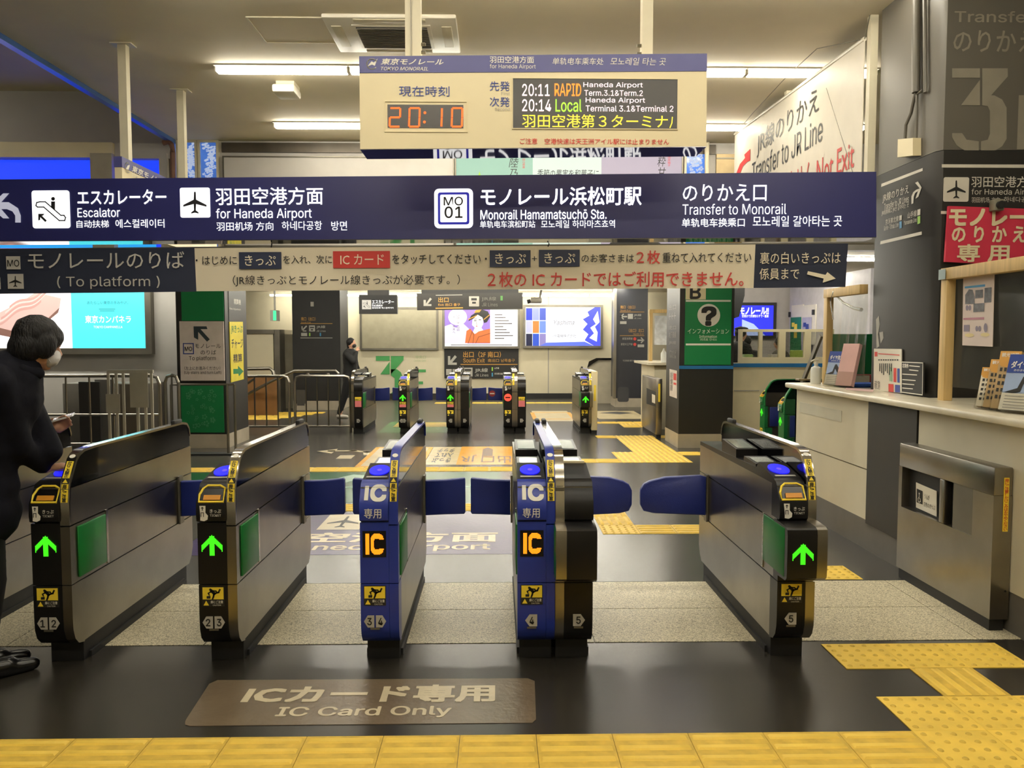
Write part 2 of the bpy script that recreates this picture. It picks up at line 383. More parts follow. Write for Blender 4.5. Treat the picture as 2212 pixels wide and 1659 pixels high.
for k in range(14):
    yy = my - hd + (k + .5) * 2 * hd / 14; put('slat', MB().box(mx - hw, mx + hw, yy - .006, yy + .006, CZ - .056, CZ - .048), dsteel, ac)
for q in ((mx - hw * 1.55, my, .04, hd), (mx + hw * 1.55, my, .04, hd), (mx, my - hd * 1.5, hw, .03), (mx, my + hd * 1.5, hw, .03)):
    put('air_vane', MB().box(q[0] - q[2], q[0] + q[2], q[1] - q[3], q[1] + q[3], CZ - .042, CZ - .034, .003), postw, ac)
m = MB(); q = [cp.px(*p) for p in ((545, 40), (695, 38), (720, 88), (582, 90))]; cx = sum(p[0] for p in q) / 4; cy = -sum(p[1] for p in q) / 4
m.box(cx - .3, cx + .3, cy - .26, cy + .26, CZ - .006, CZ)
hatch = put('access_hatch', m, ceilm, None, 'flush square access hatch in the ceiling beside the air conditioner', 'hatch')
put('hatch_frame', MB().frame(Plane((cx, cy, CZ), (1, 0, 0), (0, -1, 0)), -.3, -.26, .3, .26, .015, .0, .009, True), postw, hatch)
c = P(620, 205, 8.05); lb = empty('ceiling_speaker', (c.x, 8.05, CZ - .1), 'small white box fixed to the ceiling between the two light rows', 'speaker')
put('bracket', MB().box(c.x - .09, c.x + .09, 7.98, 8.2, CZ - .06, CZ), postw, lb)
put('housing', MB().box(c.x - .11, c.x + .11, 7.9, 8.18, CZ - .13, CZ - .05, .02), white, lb)
# ================================================================ wall of boards above (upper wall)
W = front(10.4)
def board(name, x0, y0, x1, y1, face, label, cat, fr=dsteel, pl=W, th=.06, wd=.016):
    c = pl.w((x0 + x1) / 2, max(y0, y1)); e = empty(name, c, label, cat)
    put('frame', MB().frame(pl, x0, y0, x1, y1, wd, 0, th + .015), fr, e)
    put('face', MB().rect(pl, x0, y0, x1, y1, 0, th), face, e)
    return e
blank = mat('blank_board_face', (190, 186, 180), .4, 0, 0, var=.03)
board('blank_billboard', 487, 342, 980, 532, blank, 'large blank grey billboard high on the wall above the main sign', 'billboard', dsteel)
pb = board('confectionery_billboard', 986, 336, 1468, 532, glow('pastel_face', (216, 234, 224), .55), 'backlit pastel billboard with brush lettering above the main sign', 'billboard')
put('mint_panel', MB().rect(W, 986, 336, 1150, 532, .061, .063), glow('mint', (160, 204, 186), .5), pb)
put('lilac_panel', MB().rect(W, 1298, 336, 1468, 532, .061, .063), glow('lilac', (186, 176, 196), .5), pb)
m = MB().text(W, '季節の果実を和菓子に', 1160, 368, 1292, 386, .066, 0, .15).text(W, '陸\n乃', 1098, 344, 1120, 386, .066, 0, .2).text(W, '粋\n甘', 1418, 340, 1436, 386, .066, 0, .2)
put('lettering', m, blk, pb)
put('small_lettering', MB().text(W, '岡\n山\n県\n産', 1128, 345, 1134, 366, .066).text(W, '国\n産\n柚\n子', 1440, 340, 1446, 362, .066), redp, pb)
put('leaf_print', MB().poly(W, [(1030, 392), (1036, 372), (1042, 392)], .066), lgreen, pb)
put('seat_print', MB().ell(W, 1370, 528, 55, 8, .066), blk, pb)
put('trim_2', MB().rect(W, 480, 309, 1545, 334, 0, .03), mat('dark_metal_strip', (92, 86, 78), .4, .5, var=.3, scale=2), kind='structure')
# blue flower windows
gl = mat('blue_window_glass', (70, 110, 190), .12, 0, .5, var=.25, scale=3)
def win(n, x0, x1, y0=309, y1=540, flowers=True):
    e = empty('window_%d' % n, W.w((x0 + x1) / 2, y1), kind='structure')
    put('pane', MB().rect(W, x0, y0, x1, y1, .002, .02), gl, e)
    put('window_frame', MB().frame(W, x0, y0, x1, y1, .03, 0, .05), postw, e)
    if flowers:
        rr = random.Random(n); m = MB()
        for k in range(26):
            t = k / 26; cx = x0 + (x1 - x0) * (.2 + .6 * rr.random()); cy = y0 + 5 + t * 78; r = 2.5 + 3.5 * rr.random()
            for a in range(4):
                th = a * 1.57 + rr.random(); m.ell(W, cx + math.cos(th) * r * .8, cy + math.sin(th) * r * .8, r * .65, r * .5, .022 + .0003 * k, None, 8)
        put('flower_print', m, glow('pale_petal', (190, 205, 235), .55), e)
    return e
win(1, 377, 388, flowers=False); win(2, 400, 428); win(3, 434, 474)
win(4, 1482, 1522)
# pipes and panels at the upper right
put('service_pipe', MB().tube([P(1527, 309, 10.3), P(1527, 540, 10.3)], .03, 10), postw, None, 'white vertical service pipe beside the pastel billboard', 'pipe')
m = MB().rect(W, 1546, 334, 1600, 545, 0, .04)
dr = put('metal_panel', m, mat('brass_panel', (150, 132, 98), .4, .6, var=.2), None, 'brownish metal wall panel beside the white service pipe', 'panel')
put('rivet_row', MB().rect(W, 1546, 342, 1600, 345, .04, .05), dsteel, dr)
# upper left: blue screen behind a cream surround
sc = empty('blue_screen', W.w(175, 536), 'glowing blue advertising screen in a cream surround high on the wall', 'screen')
put('screen_face', MB().rect(W, -60, 346, 350, 537, .0, .03), glow('screen_blue', (26, 60, 236), 1.0), sc)
put('surround', MB().rect(W, -60, 311, 252, 345, 0, .12), ivory, sc)
put('side_post', MB().rect(W, 206, 336, 258, 540, .03, .14), mat('post_grey', (168, 160, 142), .5), sc)
put('edge_frame', MB().rect(W, 350, 335, 372, 540, 0, .1).rect(W, 252, 311, 372, 345, 0, .06), greyw, sc)
m = MB().tube([P(352, 309, 10.2), P(364, 306, 10.2), P(371, 313, 10.2), P(373, 330, 10.2), P(374, 400, 10.2), P(374, 540, 10.2)], .035, 8)
put('rusty_pipe', m, mat('rust_brown', (120, 84, 66), .6, var=.25), None, 'rusty brown pipe bent at the corner of the upper wall', 'pipe')
# water picture low on the blue screen
put('water_print', MB().rect(W, -60, 518, 340, 537, .031, .034), glow('water_blue', (40, 150, 220), .9), sc)
# ================================================================ lower left wall advert
WL = front(12.0)
ad = board('dessert_advert', -150, 575, 322, 752, glow('advert_white', (252, 246, 244), 1.2), 'backlit advert with a pink cream dessert and a turquoise half on the wall', 'advert', dsteel, WL, .1, .09)
put('turquoise_panel', MB().rect(WL, 159, 575, 322, 752, .101, .104), glow('turquoise', (70, 208, 220), 1.1), ad)
pk = [(-10, 690), (8, 676), (60, 650), (86, 632), (140, 645), (137, 665), (110, 690), (40, 716), (8, 708)]
ds = put('dessert_print', MB().poly(WL, pk, .104, .107), glow('dessert_pink', (214, 168, 158), 1.0), ad)
wave = lambda k, t: (-6 + t * 104 + k * 9, 700 - k * 9.5 - t * 44 + 5 * math.sin(t * 9 + k * .8) - 10 * t * t)
for k in range(5):
    up_ = [wave(k, t / 14) for t in range(15)]; lo_ = [(x, y + 5.5 - 2 * (k % 2)) for x, y in up_]
    put('swirl_print', MB().poly(WL, up_ + lo_[::-1], .108 + k * .0008), glow('dessert_shade_%d' % (k % 2), ((196, 146, 136), (232, 194, 186))[k % 2], .95), ds)
put('crust_print', MB().poly(WL, [(-10, 702), (40, 716), (110, 690), (137, 665), (134, 676), (100, 704), (40, 730), (0, 722)], .106), glow('crust', (120, 84, 72), .9), ds)
put('lettering', MB().text(WL, '東京カンパネラ', 192, 682, 290, 698, .108, .02).text(WL, 'TOKYO CAMPANELLA', 210, 704, 272, 709, .108), litw, ad)
put('tagline', MB().text(WL, 'あたらしい東京の手みやげ。', 196, 651, 284, 658, .108).line(WL, [(222, 668), (256, 668)], .006, .108).line(WL, [(224, 672), (254, 672)], .006, .108), glow('teal_ink', (30, 110, 120), .3), ad)
# ================================================================ hanging signs
# --- departure board
DB = front(5.0)
db = empty('departure_board', DB.w(1150, 318), 'cream hanging departure board with a red clock and amber train times', 'departure board')
put('cabinet', MB().poly(DB, [(776, 122), (1527, 116), (1526, 316), (778, 322)], -.26, 0), ivory, db)
put('header_band', MB().poly(DB, [(776, 122), (1527, 116), (1527, 154), (776, 158)], .001, .004), navyp, db)
put('underside', MB().poly(DB, [(778, 322.5), (1526, 316.5), (1526, 317.5), (778, 323.5)], -.26, 0), mat('mirror_underside', (150, 148, 150), .05, 1, var=.03), db)
m = MB()
m.text(DB, '東京モノレール', 823, 127, 958, 141, .006, .028, .25).text(DB, 'TOKYO MONORAIL', 823, 145, 925, 153, .006, .014, .25)
m.text(DB, '羽田空港方面', 1058, 122, 1153, 137, .006, .012).text(DB, 'for Haneda Airport', 1058, 139, 1157, 151, .006)
m.text(DB, '单轨电车乘车处', 1193, 125, 1303, 141, .006, .0, .15).text(DB, '모노레일 타는 곳', 1318, 125, 1438, 142, .006, 0, .15)
put('header_lettering', m, wht, db)
m = MB()
q = [(804 + 11 * math.cos(t * .262), 139 + 11 * math.sin(t * .262)) for t in range(3, 23)]
m.line(DB, q, .006, .006).poly(DB, [(793, 145), (803, 133), (808, 136), (816, 127), (810, 143), (804, 140)], .006)
put('emblem', m, wht, db)
m = MB().text(DB, '現在時刻', 862, 186, 971, 209, .004).text(DB, '先発', 1058, 176, 1101, 197, .004, .006).text(DB, '次発', 1058, 210, 1101, 231, .004, .006)
put('caption_lettering', m, bluep, db)
put('small_caption', MB().text(DB, 'First', 1083, 199, 1101, 206, .004).text(DB, 'Second', 1069, 233, 1101, 240, .004), dimw, db)
put('notice_lettering', MB().text(DB, 'ご注意　空港快速は天王洲アイル駅には止まりません', 1123, 299, 1445, 313, .004, .012), redp, db)
ck = put('clock_window', MB().frame(DB, 832, 220, 1008, 284, .006, 0, .006), ivory, db)
put('clock_face', MB().rect(DB, 837, 226, 1001, 277, .001, .003), mat('clock_black', (34, 26, 24), .25), ck)
SEG = {'0': 'abcdef', '1': 'bc', '2': 'abged'}
def seg7(m, pl, ch, x, y, w_, h_, t=5):
    g = {'a': [(0, 0), (1, 0)], 'b': [(1, 0), (1, .5)], 'c': [(1, .5), (1, 1)], 'd': [(0, 1), (1, 1)], 'e': [(0, .5), (0, 1)], 'f': [(0, 0), (0, .5)], 'g': [(0, .5), (1, .5)]}
    for s_ in SEG[ch]:
        (ax, ay), (bx, by) = g[s_]; k = .12
        ax2, ay2, bx2, by2 = ax + (bx - ax) * k, ay + (by - ay) * k, bx - (bx - ax) * k, by - (by - ay) * k
        sl_ = .06
        A = (x + (ax2 - sl_ * ay2) * w_, y + ay2 * h_); B = (x + (bx2 - sl_ * by2) * w_, y + by2 * h_)
        m.line(pl, [A, B], .0115, .005)
m = MB()
for ch, x in (('2', 841), ('0', 883), ('1', 935), ('0', 975)): seg7(m, DB, ch, x + (2 if ch != '1' else -2), 234, 22, 40)
m.ell(DB, 918, 244, 3, 3, .005, None, 10).ell(DB, 917, 264, 3, 3, .005, None, 10)
led_r = glow('led_red_orange', (255, 92, 30), 1.6); led_o = glow('led_orange', (255, 130, 40), 1.5); led_w = glow('led_white', (255, 226, 226), 1.2)
led_g = glow('led_lime', (170, 255, 60), 1.1); led_y = glow('led_yellow', (250, 225, 60), 1.2)
put('clock_digits', m, led_r, ck)
ls = put('led_screen', MB().rect(DB, 1108, 170, 1462, 279, .001, .003), mat('led_board_black', (38, 36, 34), .3), db)
put('screen_rim', MB().frame(DB, 1108, 170, 1462, 279, .005, 0, .008), ivory, ls)
put('white_text', MB().text(DB, '20:11', 1128, 182, 1187, 208, .005, .012).text(DB, '20:14', 1128, 215, 1190, 241, .005, .012).text(DB, 'Haneda Airport', 1260, 178, 1388, 192, .005, .008).text(DB, 'Term.3.1&Term.2', 1262, 195, 1388, 208, .005, .008).text(DB, 'Haneda Airport', 1265, 211, 1393, 225, .005, .008).text(DB, 'Terminal 3.1&Terminal 2', 1265, 228, 1454, 242, .005, .008), led_w, ls)
put('orange_text', MB().text(DB, 'RAPID', 1198, 181, 1255, 208, .005, .012), led_o, ls)
put('lime_text', MB().text(DB, 'Local', 1200, 215, 1256, 242, .005, .012), led_g, ls)
put('yellow_text', MB().text(DB, '羽田空港第３ターミナ', 1128, 247, 1442, 277, .005, .004).line(DB, [(1452, 254), (1451, 266), (1447, 276)], .006, .005), led_y, ls)
for x0, x1 in ((873, 907), (1391, 1414)):
    A = DB.px(x0, 118)[0]; B = DB.px(x1, 118)[0]; zt = DB.px(1000, 119)[1]
    h = put('hanger_post', MB().box(A, B, 5.06, 5.14, zt - .01, CZ), postw, db)
    if x0 < 1000: put('cable_strip', MB().box(A + .035, A + .04, 5.05, 5.06, zt, CZ), dsteel, h)
    for z in (.05, .1):
        xx = (B + .012) if x0 < 1000 else (A - .012); put('bolt', MB().tube([(xx - .015, 5.1, zt + z), (xx + .015, 5.1, zt + z)], .011, 8), dsteel, h)
# --- main illuminated sign
A_ = P(0, 450, 6.11); B_ = P(1893, 450, 5.72)
MS = Plane((A_.x, A_.y, 0), (B_ - A_).xy.to_3d())
ms = empty('overhead_guide_sign', MS.w(946, 516), 'long navy illuminated overhead sign pointing to the escalator and the monorail station', 'sign')
put('cabinet', MB().poly(MS, [(-160, 389), (1893, 371), (1893, 512), (-160, 521)], -.22, 0), navy, ms)
put('underside', MB().poly(MS, [(-160, 521.3), (1893, 512.3), (1893, 513.5), (-160, 522.5)], -.22, 0), MATS['mirror_underside'], ms)
m = MB().text(MS, 'エスカレーター', 168, 411, 360, 441, .006, .02).text(MS, 'Escalator', 168, 450, 260, 469, .006, .008).text(MS, '自动扶梯', 166, 476, 236, 492, .006, .006).text(MS, '에스컬레이터', 250, 474, 356, 492, .006, .006)
m.text(MS, '羽田空港方面', 466, 406, 698, 442, .006, .012).text(MS, 'for Haneda Airport', 467, 451, 674, 476, .006, .008).text(MS, '羽田机场 方向', 468, 480, 591, 498, .006, .004).text(MS, '하네다공항', 609, 478, 696, 497, .006, .004).text(MS, '방면', 716, 478, 750, 498, .006, .004)
m.text(MS, 'モノレール浜松町駅', 1039, 406, 1385, 443, .006, .026).text(MS, 'Monorail Hamamatsuchō Sta.', 1038, 454, 1310, 473, .006, .02).text(MS, '单轨电车滨松町站', 1037, 477, 1156, 492, .006, .008).text(MS, '모노레일 하마마츠쵸역', 1169, 476, 1328, 492, .006, .008)
m.text(MS, 'のりかえ口', 1475, 399, 1655, 434, .006, .008).text(MS, 'Transfer to Monorail', 1474, 441, 1698, 463, .006, .004).text(MS, '单轨电车换乘口', 1473, 472, 1608, 490, .006, .012).text(MS, '모노레일 갈아타는 곳', 1626, 467, 1818, 489, .006, .006)
put('lettering', m, litw, ms)
put('turn_arrow', MB().poly(MS, [(-22, 446), (8, 418), (21, 418), (4, 437), (20, 437), (40, 450), (46, 466), (46, 481), (34, 481), (34, 466), (28, 457), (16, 452), (4, 452), (21, 472), (8, 472)], .006), glow('backlit_grey', (190, 190, 205), .6), ms)
ei = put('escalator_pictogram', MB().rect(MS, 69, 412, 153, 493, .003, .006, r=.02), litw, ms)
signk = mat('sign_ink', (24, 22, 30), .5)
def escalator(pl, x, y, w_, h_, par, ink, h):
    f = lambda a, b: (x + a * w_, y + b * h_); t = pl.px(x + w_, y)[0] - pl.px(x, y)[0]
    m = MB().line(pl, [f(.12, .40), f(.14, .32), f(.22, .30), f(.36, .30), f(.76, .66), f(.84, .66), f(.88, .72), f(.86, .80), f(.72, .80), f(.32, .44), f(.16, .44), f(.12, .40)], .028 * t, h)
    m.ell(pl, *f(.56, .22), .05 * w_, .05 * h_, h, None, 12).poly(pl, [f(.51, .29), f(.61, .29), f(.61, .52), f(.51, .44)], h)
    m.poly(pl, [f(.18, .62), f(.34, .62), f(.30, .67), f(.27, .67), f(.40, .80), f(.36, .84), f(.23, .71), f(.23, .78), f(.18, .80)], h)
    return put('pictogram_ink', m, ink, par)
escalator(MS, 69, 412, 84, 81, ei, signk, .008)
def plane_icon(m, pl, x, y, w_, h_, h):
    q = [(.5, .12), (.53, .16), (.54, .40), (.88, .58), (.88, .64), (.54, .55), (.53, .76), (.62, .83), (.62, .87), (.5, .84)]
    q += [(1 - a, b) for a, b in q[::-1][1:-1]]
    return m.poly(pl, [(x + a * w_, y + b * h_) for a, b in q], h)
pi = put('airplane_pictogram', MB().rect(MS, 389, 406, 455, 470, .003, .006, r=.014), litw, ms)
put('pictogram_ink', plane_icon(MB(), MS, 389, 406, 66, 64, .008), signk, pi)
st = put('station_number', MB().rect(MS, 938, 408, 1022, 493, .003, .005, r=.035), litw, ms)
put('blue_ring', MB().rect(MS, 946, 416, 1014, 485, .005, .007, r=.018), glow('ring_blue', (40, 40, 170), .6), st)
put('inner_face', MB().rect(MS, 951, 421, 1009, 480, .007, .008, r=.01), litw, st)
put('pictogram_ink', MB().text(MS, 'MO', 959, 426, 1000, 444, .010, .016).text(MS, '01', 961, 447, 999, 471, .010, .022), signk, st)
# --- cloth banners hung under it
BN = Plane((A_.x, A_.y + .03, 0), (B_ - A_).xy.to_3d())
def cloth(name, pts, mt, label, wav=.012, n=40, seed=1):
    rr = random.Random(seed); q = [BN.px(*p) for p in pts]; (a0, b0), (a1, b1), (a2, b2), (a3, b3) = q; vs = []; fs = []
    ph = rr.random() * 6
    for i in range(n + 1):
        t = i / n; sx = a0 + (a1 - a0) * t; tb_ = b0 + (b1 - b0) * t; bx = a3 + (a2 - a3) * t; bb = b3 + (b2 - b3) * t
        for j in range(5):
            k = j / 4; off = wav * k * math.sin(t * 14 + ph) * .35
            vs.append(BN.at(sx + (bx - sx) * k, tb_ + (bb - tb_) * k, off)); 
    for i in range(n):
        for j in range(4): fs.append((i * 5 + j, i * 5 + j + 1, (i + 1) * 5 + j + 1, (i + 1) * 5 + j))
    m = MB().add(vs, fs); k = len(m.v)
    m.add([Vector(v) - BN.n * .006 for v in vs], [f[::-1] for f in fs])
    c = BN.w((pts[0][0] + pts[1][0]) / 2, pts[2][1]); e = empty(name, c, label, 'banner')
    put('cloth', m, mt, e); return e
clw = mat('banner_cream_cloth', (238, 226, 200), .8, var=.05, scale=2, bump=.1, bscale=200); cln = mat('banner_navy_cloth', (40, 46, 66), .8, var=.08, scale=2, bump=.1, bscale=200)
b1 = cloth('cloth_banner', [(-120, 541), (420, 535), (424, 630), (-120, 636)], cln, 'dark navy cloth banner reading To platform under the overhead sign', seed=3)
tx = mat('faded_white_print', (206, 202, 194), .6)
put('lettering', MB().text(BN, 'モノレールのりば', 62, 545, 400, 580, .012, .004).text(BN, '( To platform )', 125, 597, 347, 624, .012), tx, b1)
mi = put('route_mark', MB().rect(BN, 15, 554, 46, 582, .008, .011), tx, b1); put('route_ink', MB().text(BN, 'MO', 18, 562, 44, 576, .013, .02), blk, mi)
mi = put('airplane_mark', MB().rect(BN, 18, 592, 53, 624, .008, .011), tx, b1); put('airplane_ink', plane_icon(MB(), BN, 18, 592, 35, 32, .013), blk, mi)
put('arrow_mark', MB().poly(BN, [(-40, 625), (-40, 600), (-10, 592), (3, 600), (4, 625), (-8, 625), (-8, 606), (-30, 610), (-30, 625)], .012), tx, b1)
b2 = cloth('cloth_banner', [(420, 536), (1632, 528), (1628, 622), (424, 629)], clw, 'long cream cloth banner with ticket instructions in black and red', seed=5)
m = MB().text(BN, '・はじめに', 424, 554, 513, 572, .012, .006).text(BN, 'を入れ、次に', 613, 552, 718, 570, .012, .006).text(BN, 'をタッチしてください・', 848, 550, 1052, 570, .012, .006).text(BN, '+', 1149, 554, 1160, 564, .012).text(BN, 'のお客さまは', 1256, 549, 1369, 567, .012, .006).text(BN, '重ねて入れてください', 1431, 546, 1622, 567, .012, .006).text(BN, '（JR線きっぷとモノレール線きっぷが必要です。）', 504, 595, 994, 618, .012)
put('black_lettering', m, blk, b2)
nb = mat('navy_patch', (40, 48, 74), .6)
put('navy_patch', MB().rect(BN, 517, 545, 609, 581, .008, .011).rect(BN, 1058, 541, 1146, 577, .008, .011).rect(BN, 1164, 540, 1252, 576, .008, .011), nb, b2, split=True)
put('red_patch', MB().rect(BN, 720, 543, 843, 579, .008, .011), redp, b2)
put('patch_lettering', MB().text(BN, 'きっぷ', 530, 552, 597, 574, .013, .004).text(BN, 'IC カード', 736, 550, 830, 572, .013, .004).text(BN, 'きっぷ', 1070, 548, 1136, 570, .013, .004).text(BN, 'きっぷ', 1176, 547, 1242, 569, .013, .004), clw, b2)
put('red_lettering', MB().text(BN, '２枚', 1375, 542, 1425, 570, .012, .016).text(BN, '２枚の IC カードではご利用できません。', 1054, 588, 1605, 619, .012, .012), redp, b2)
b3 = cloth('cloth_banner', [(1632, 528), (1832, 526), (1826, 620), (1628, 622)], cln, 'short navy cloth banner with a white arrow beside the charcoal pillar', seed=8)
put('lettering', MB().text(BN, '裏の白いきっぷは', 1641, 545, 1814, 570, .012, .004).text(BN, '係員まで', 1640, 580, 1725, 604, .012, .004).poly(BN, [(1744, 586), (1782, 594), (1786, 588), (1804, 602), (1776, 611), (1778, 602), (1742, 593)], .012), clw, b3)
rod = empty('banner_rod', BN.w(900, 534), 'thin metal rod with wire hooks carrying the cloth banners', 'rod')
put('rod', MB().tube([BN.w(-120, 540, -.012), BN.w(420, 535, -.012), BN.w(1888, 525, -.012)], .008, 8), dsteel, rod)
for x in (585, 1183): put('wire_hook', MB().tube([BN.w(x, 521, -.01), BN.w(x + 3, 527, .01), BN.w(x, 535, -.01)], .005, 6), bmatte, rod)
# --- second departure board, seen along its side at the left
X2 = P(262, 345, 6.7).x; LB = leftside(X2)
lbd = empty('side_departure_board', LB.w(300, 400), 'cream monorail board seen obliquely between two ceiling posts', 'departure board')
s0 = LB.px(263, 350)[0]; zt = LB.px(263, 339)[1]; zb = LB.px(263, 361)[1]
put('cabinet', MB().box(X2 - .06, X2, s0, s0 + 2.2, zt - .62, zt), ivory, lbd)
put('header_band', MB().box(X2 - .064, X2 + .004, s0 - .004, s0 + 2.204, zb, zt + .003), navyp, lbd)
m = MB().text(LB, '東京モノレール', s0 + .16, zt - .085, s0 + .92, zt - .03, .008, .028, .25, True).text(LB, 'TOKYO MONORAIL', s0 + .16, zt - .125, s0 + .70, zt - .095, .008, .014, .25, True)
q = [(s0 + .09 + .04 * math.cos(t * .3), zt - .07 + .04 * math.sin(t * .3)) for t in range(3, 20)]
m.line(LB, q, .008, .008, True).poly(LB, [(s0 + .05, zt - .09), (s0 + .09, zt - .05), (s0 + .13, zt - .04), (s0 + .1, zt - .085)], .008, None, True)
put('header_lettering', m, wht, lbd)
put('caption_lettering', MB().text(LB, '羽田空港方面', s0 + .16, zt - .27, s0 + .7, zt - .2, .008, .012, 0, True), bluep, lbd)
for py, px in ((96, 266), (195, 391)):
    c = cp.px(px, py); x_, y_ = c[0], -c[1]
    h = put('hanger_post', MB().box(x_ - .035, x_ + .035, y_ - .035, y_ + .035, zt - .3, CZ), postw, lbd); put('ceiling_plate', MB().box(x_ - .09, x_ + .09, y_ - .06, y_ + .06, CZ - .01, CZ), postw, h)
# --- white JR transfer banner hung along the right side
q0 = P(1868, 200, 6.35); XB = q0.x; JB = rightside(XB)
jb = empty('transfer_banner', JB.w(1750, 420), 'white hanging banner with JR Line transfer lettering and a red arrow', 'banner')
tl = JB.px(1588, 290); tr = JB.px(1868, 84)
wb = mat('white_banner_vinyl', (222, 214, 198), .5, var=.03)
put('sheet', MB().poly(JB, [tl, (tl[0], tl[1] - 1.15), (tr[0], tr[1] - 1.15), tr], -.004, .004, True), wb, jb)
put('top_rod', MB().tube([JB.at(*tl), JB.at(*tr)], .018, 8), white, jb)
put('black_lettering', MB().text(JB, 'JR線のりかえ', 1637, 288, 1770, 250, .008).text(JB, 'Transfer to JR Line', 1626, 352, 1778, 304, .008, .004), blk, jb)
put('red_lettering', MB().text(JB, 'ではありません Not Exit', 1640, 410, 1846, 364, .008, .006).poly(JB, [(1590, 402), (1592, 374), (1600, 354), (1611, 341), (1609, 334), (1622, 322), (1622, 347), (1615, 350), (1606, 359), (1599, 378), (1597, 402)], .008), redp, jb)
ya = 6.32; xa = P(1882, 200, ya).x + .0
put('hanger_post', MB().box(xa - .03, xa + .03, ya - .03, ya + .03, tr[1] - 1.3, CZ), postw, jb)
xb = XB + .07; yb = -rightside(xb).px(1703, 200)[0]
put('hanger_post', MB().box(xb - .03, xb + .03, yb - .03, yb + .03, tl[1] - 1.2, CZ), postw, jb)
put('tie_cord', MB().tube([JB.at(*tr), (XB, ya - .02, CZ)], .004, 5).tube([JB.at(*tl), (XB, -tl[0] * 1.0, CZ)], .004, 5).tube([P(1785, 190, 6.5), P(1842, 372, 6.28)], .003, 5).tube([JB.at(*tr), P(1765, 105, 6.9), P(1700, 165, 7.6), P(1630, 240, 8.6), JB.at(*tl)], .004, 5), dsteel, jb)
# ================================================================ ticket gates
num_m = mat('number_plate', (184, 180, 170), .45); reader_m = glow('reader_blue', (30, 30, 255), 1.1); reader_c = glow('reader_core', (120, 90, 255), .5)
arrow_m = glow('led_arrow_green', (70, 255, 30), 1.0); ic_m = glow('led_ic_orange', (255, 130, 20), 2.0); noent = glow('led_no_entry', (255, 70, 50), 1.3)
ledk = mat('led_window_black', (14, 12, 12), .25); scr_m = mat('lcd_grey', (96, 104, 92), .15, 0, .05); capt = mat('orange_slot', (206, 140, 40), .4)
RIM = [(0, .69), (0, .795), (.014, .885), (.022, .91), (.075, .995), (.10, 1.015), (.145, 1.03), (.25, 1.035), (1.36, 1.03), (1.415, 1.02), (1.45, .99), (1.466, .94)]
NOSE = [(.10, .10), (.05, .112), (.018, .145), (.003, .19), (0, .24), (0, .405)]
def led_arrow(pl, cx, cy, w_, mb, h, n=21):
    p = w_ / n
    for j in range(n):
        for i in range(n):
            x = (i + .5) / n - .5; y = 1 - (j + .5) / n
            ax = abs(x)
            on = (ax < .115 and y < .97) or (y > .97 - ax * 1.02 - .0 - .27 and y < .99 - ax * 1.02 and ax > .05) or (ax < .12 and y > .6 and y < .99 - ax)
            if on and not (y < .0): mb.rect(pl, cx + (x - .45 / n) * w_, cy + (y - .5 - .45 / n) * w_, cx + (x + .45 / n) * w_, cy + (y - .5 + .45 / n) * w_, h, None, True)
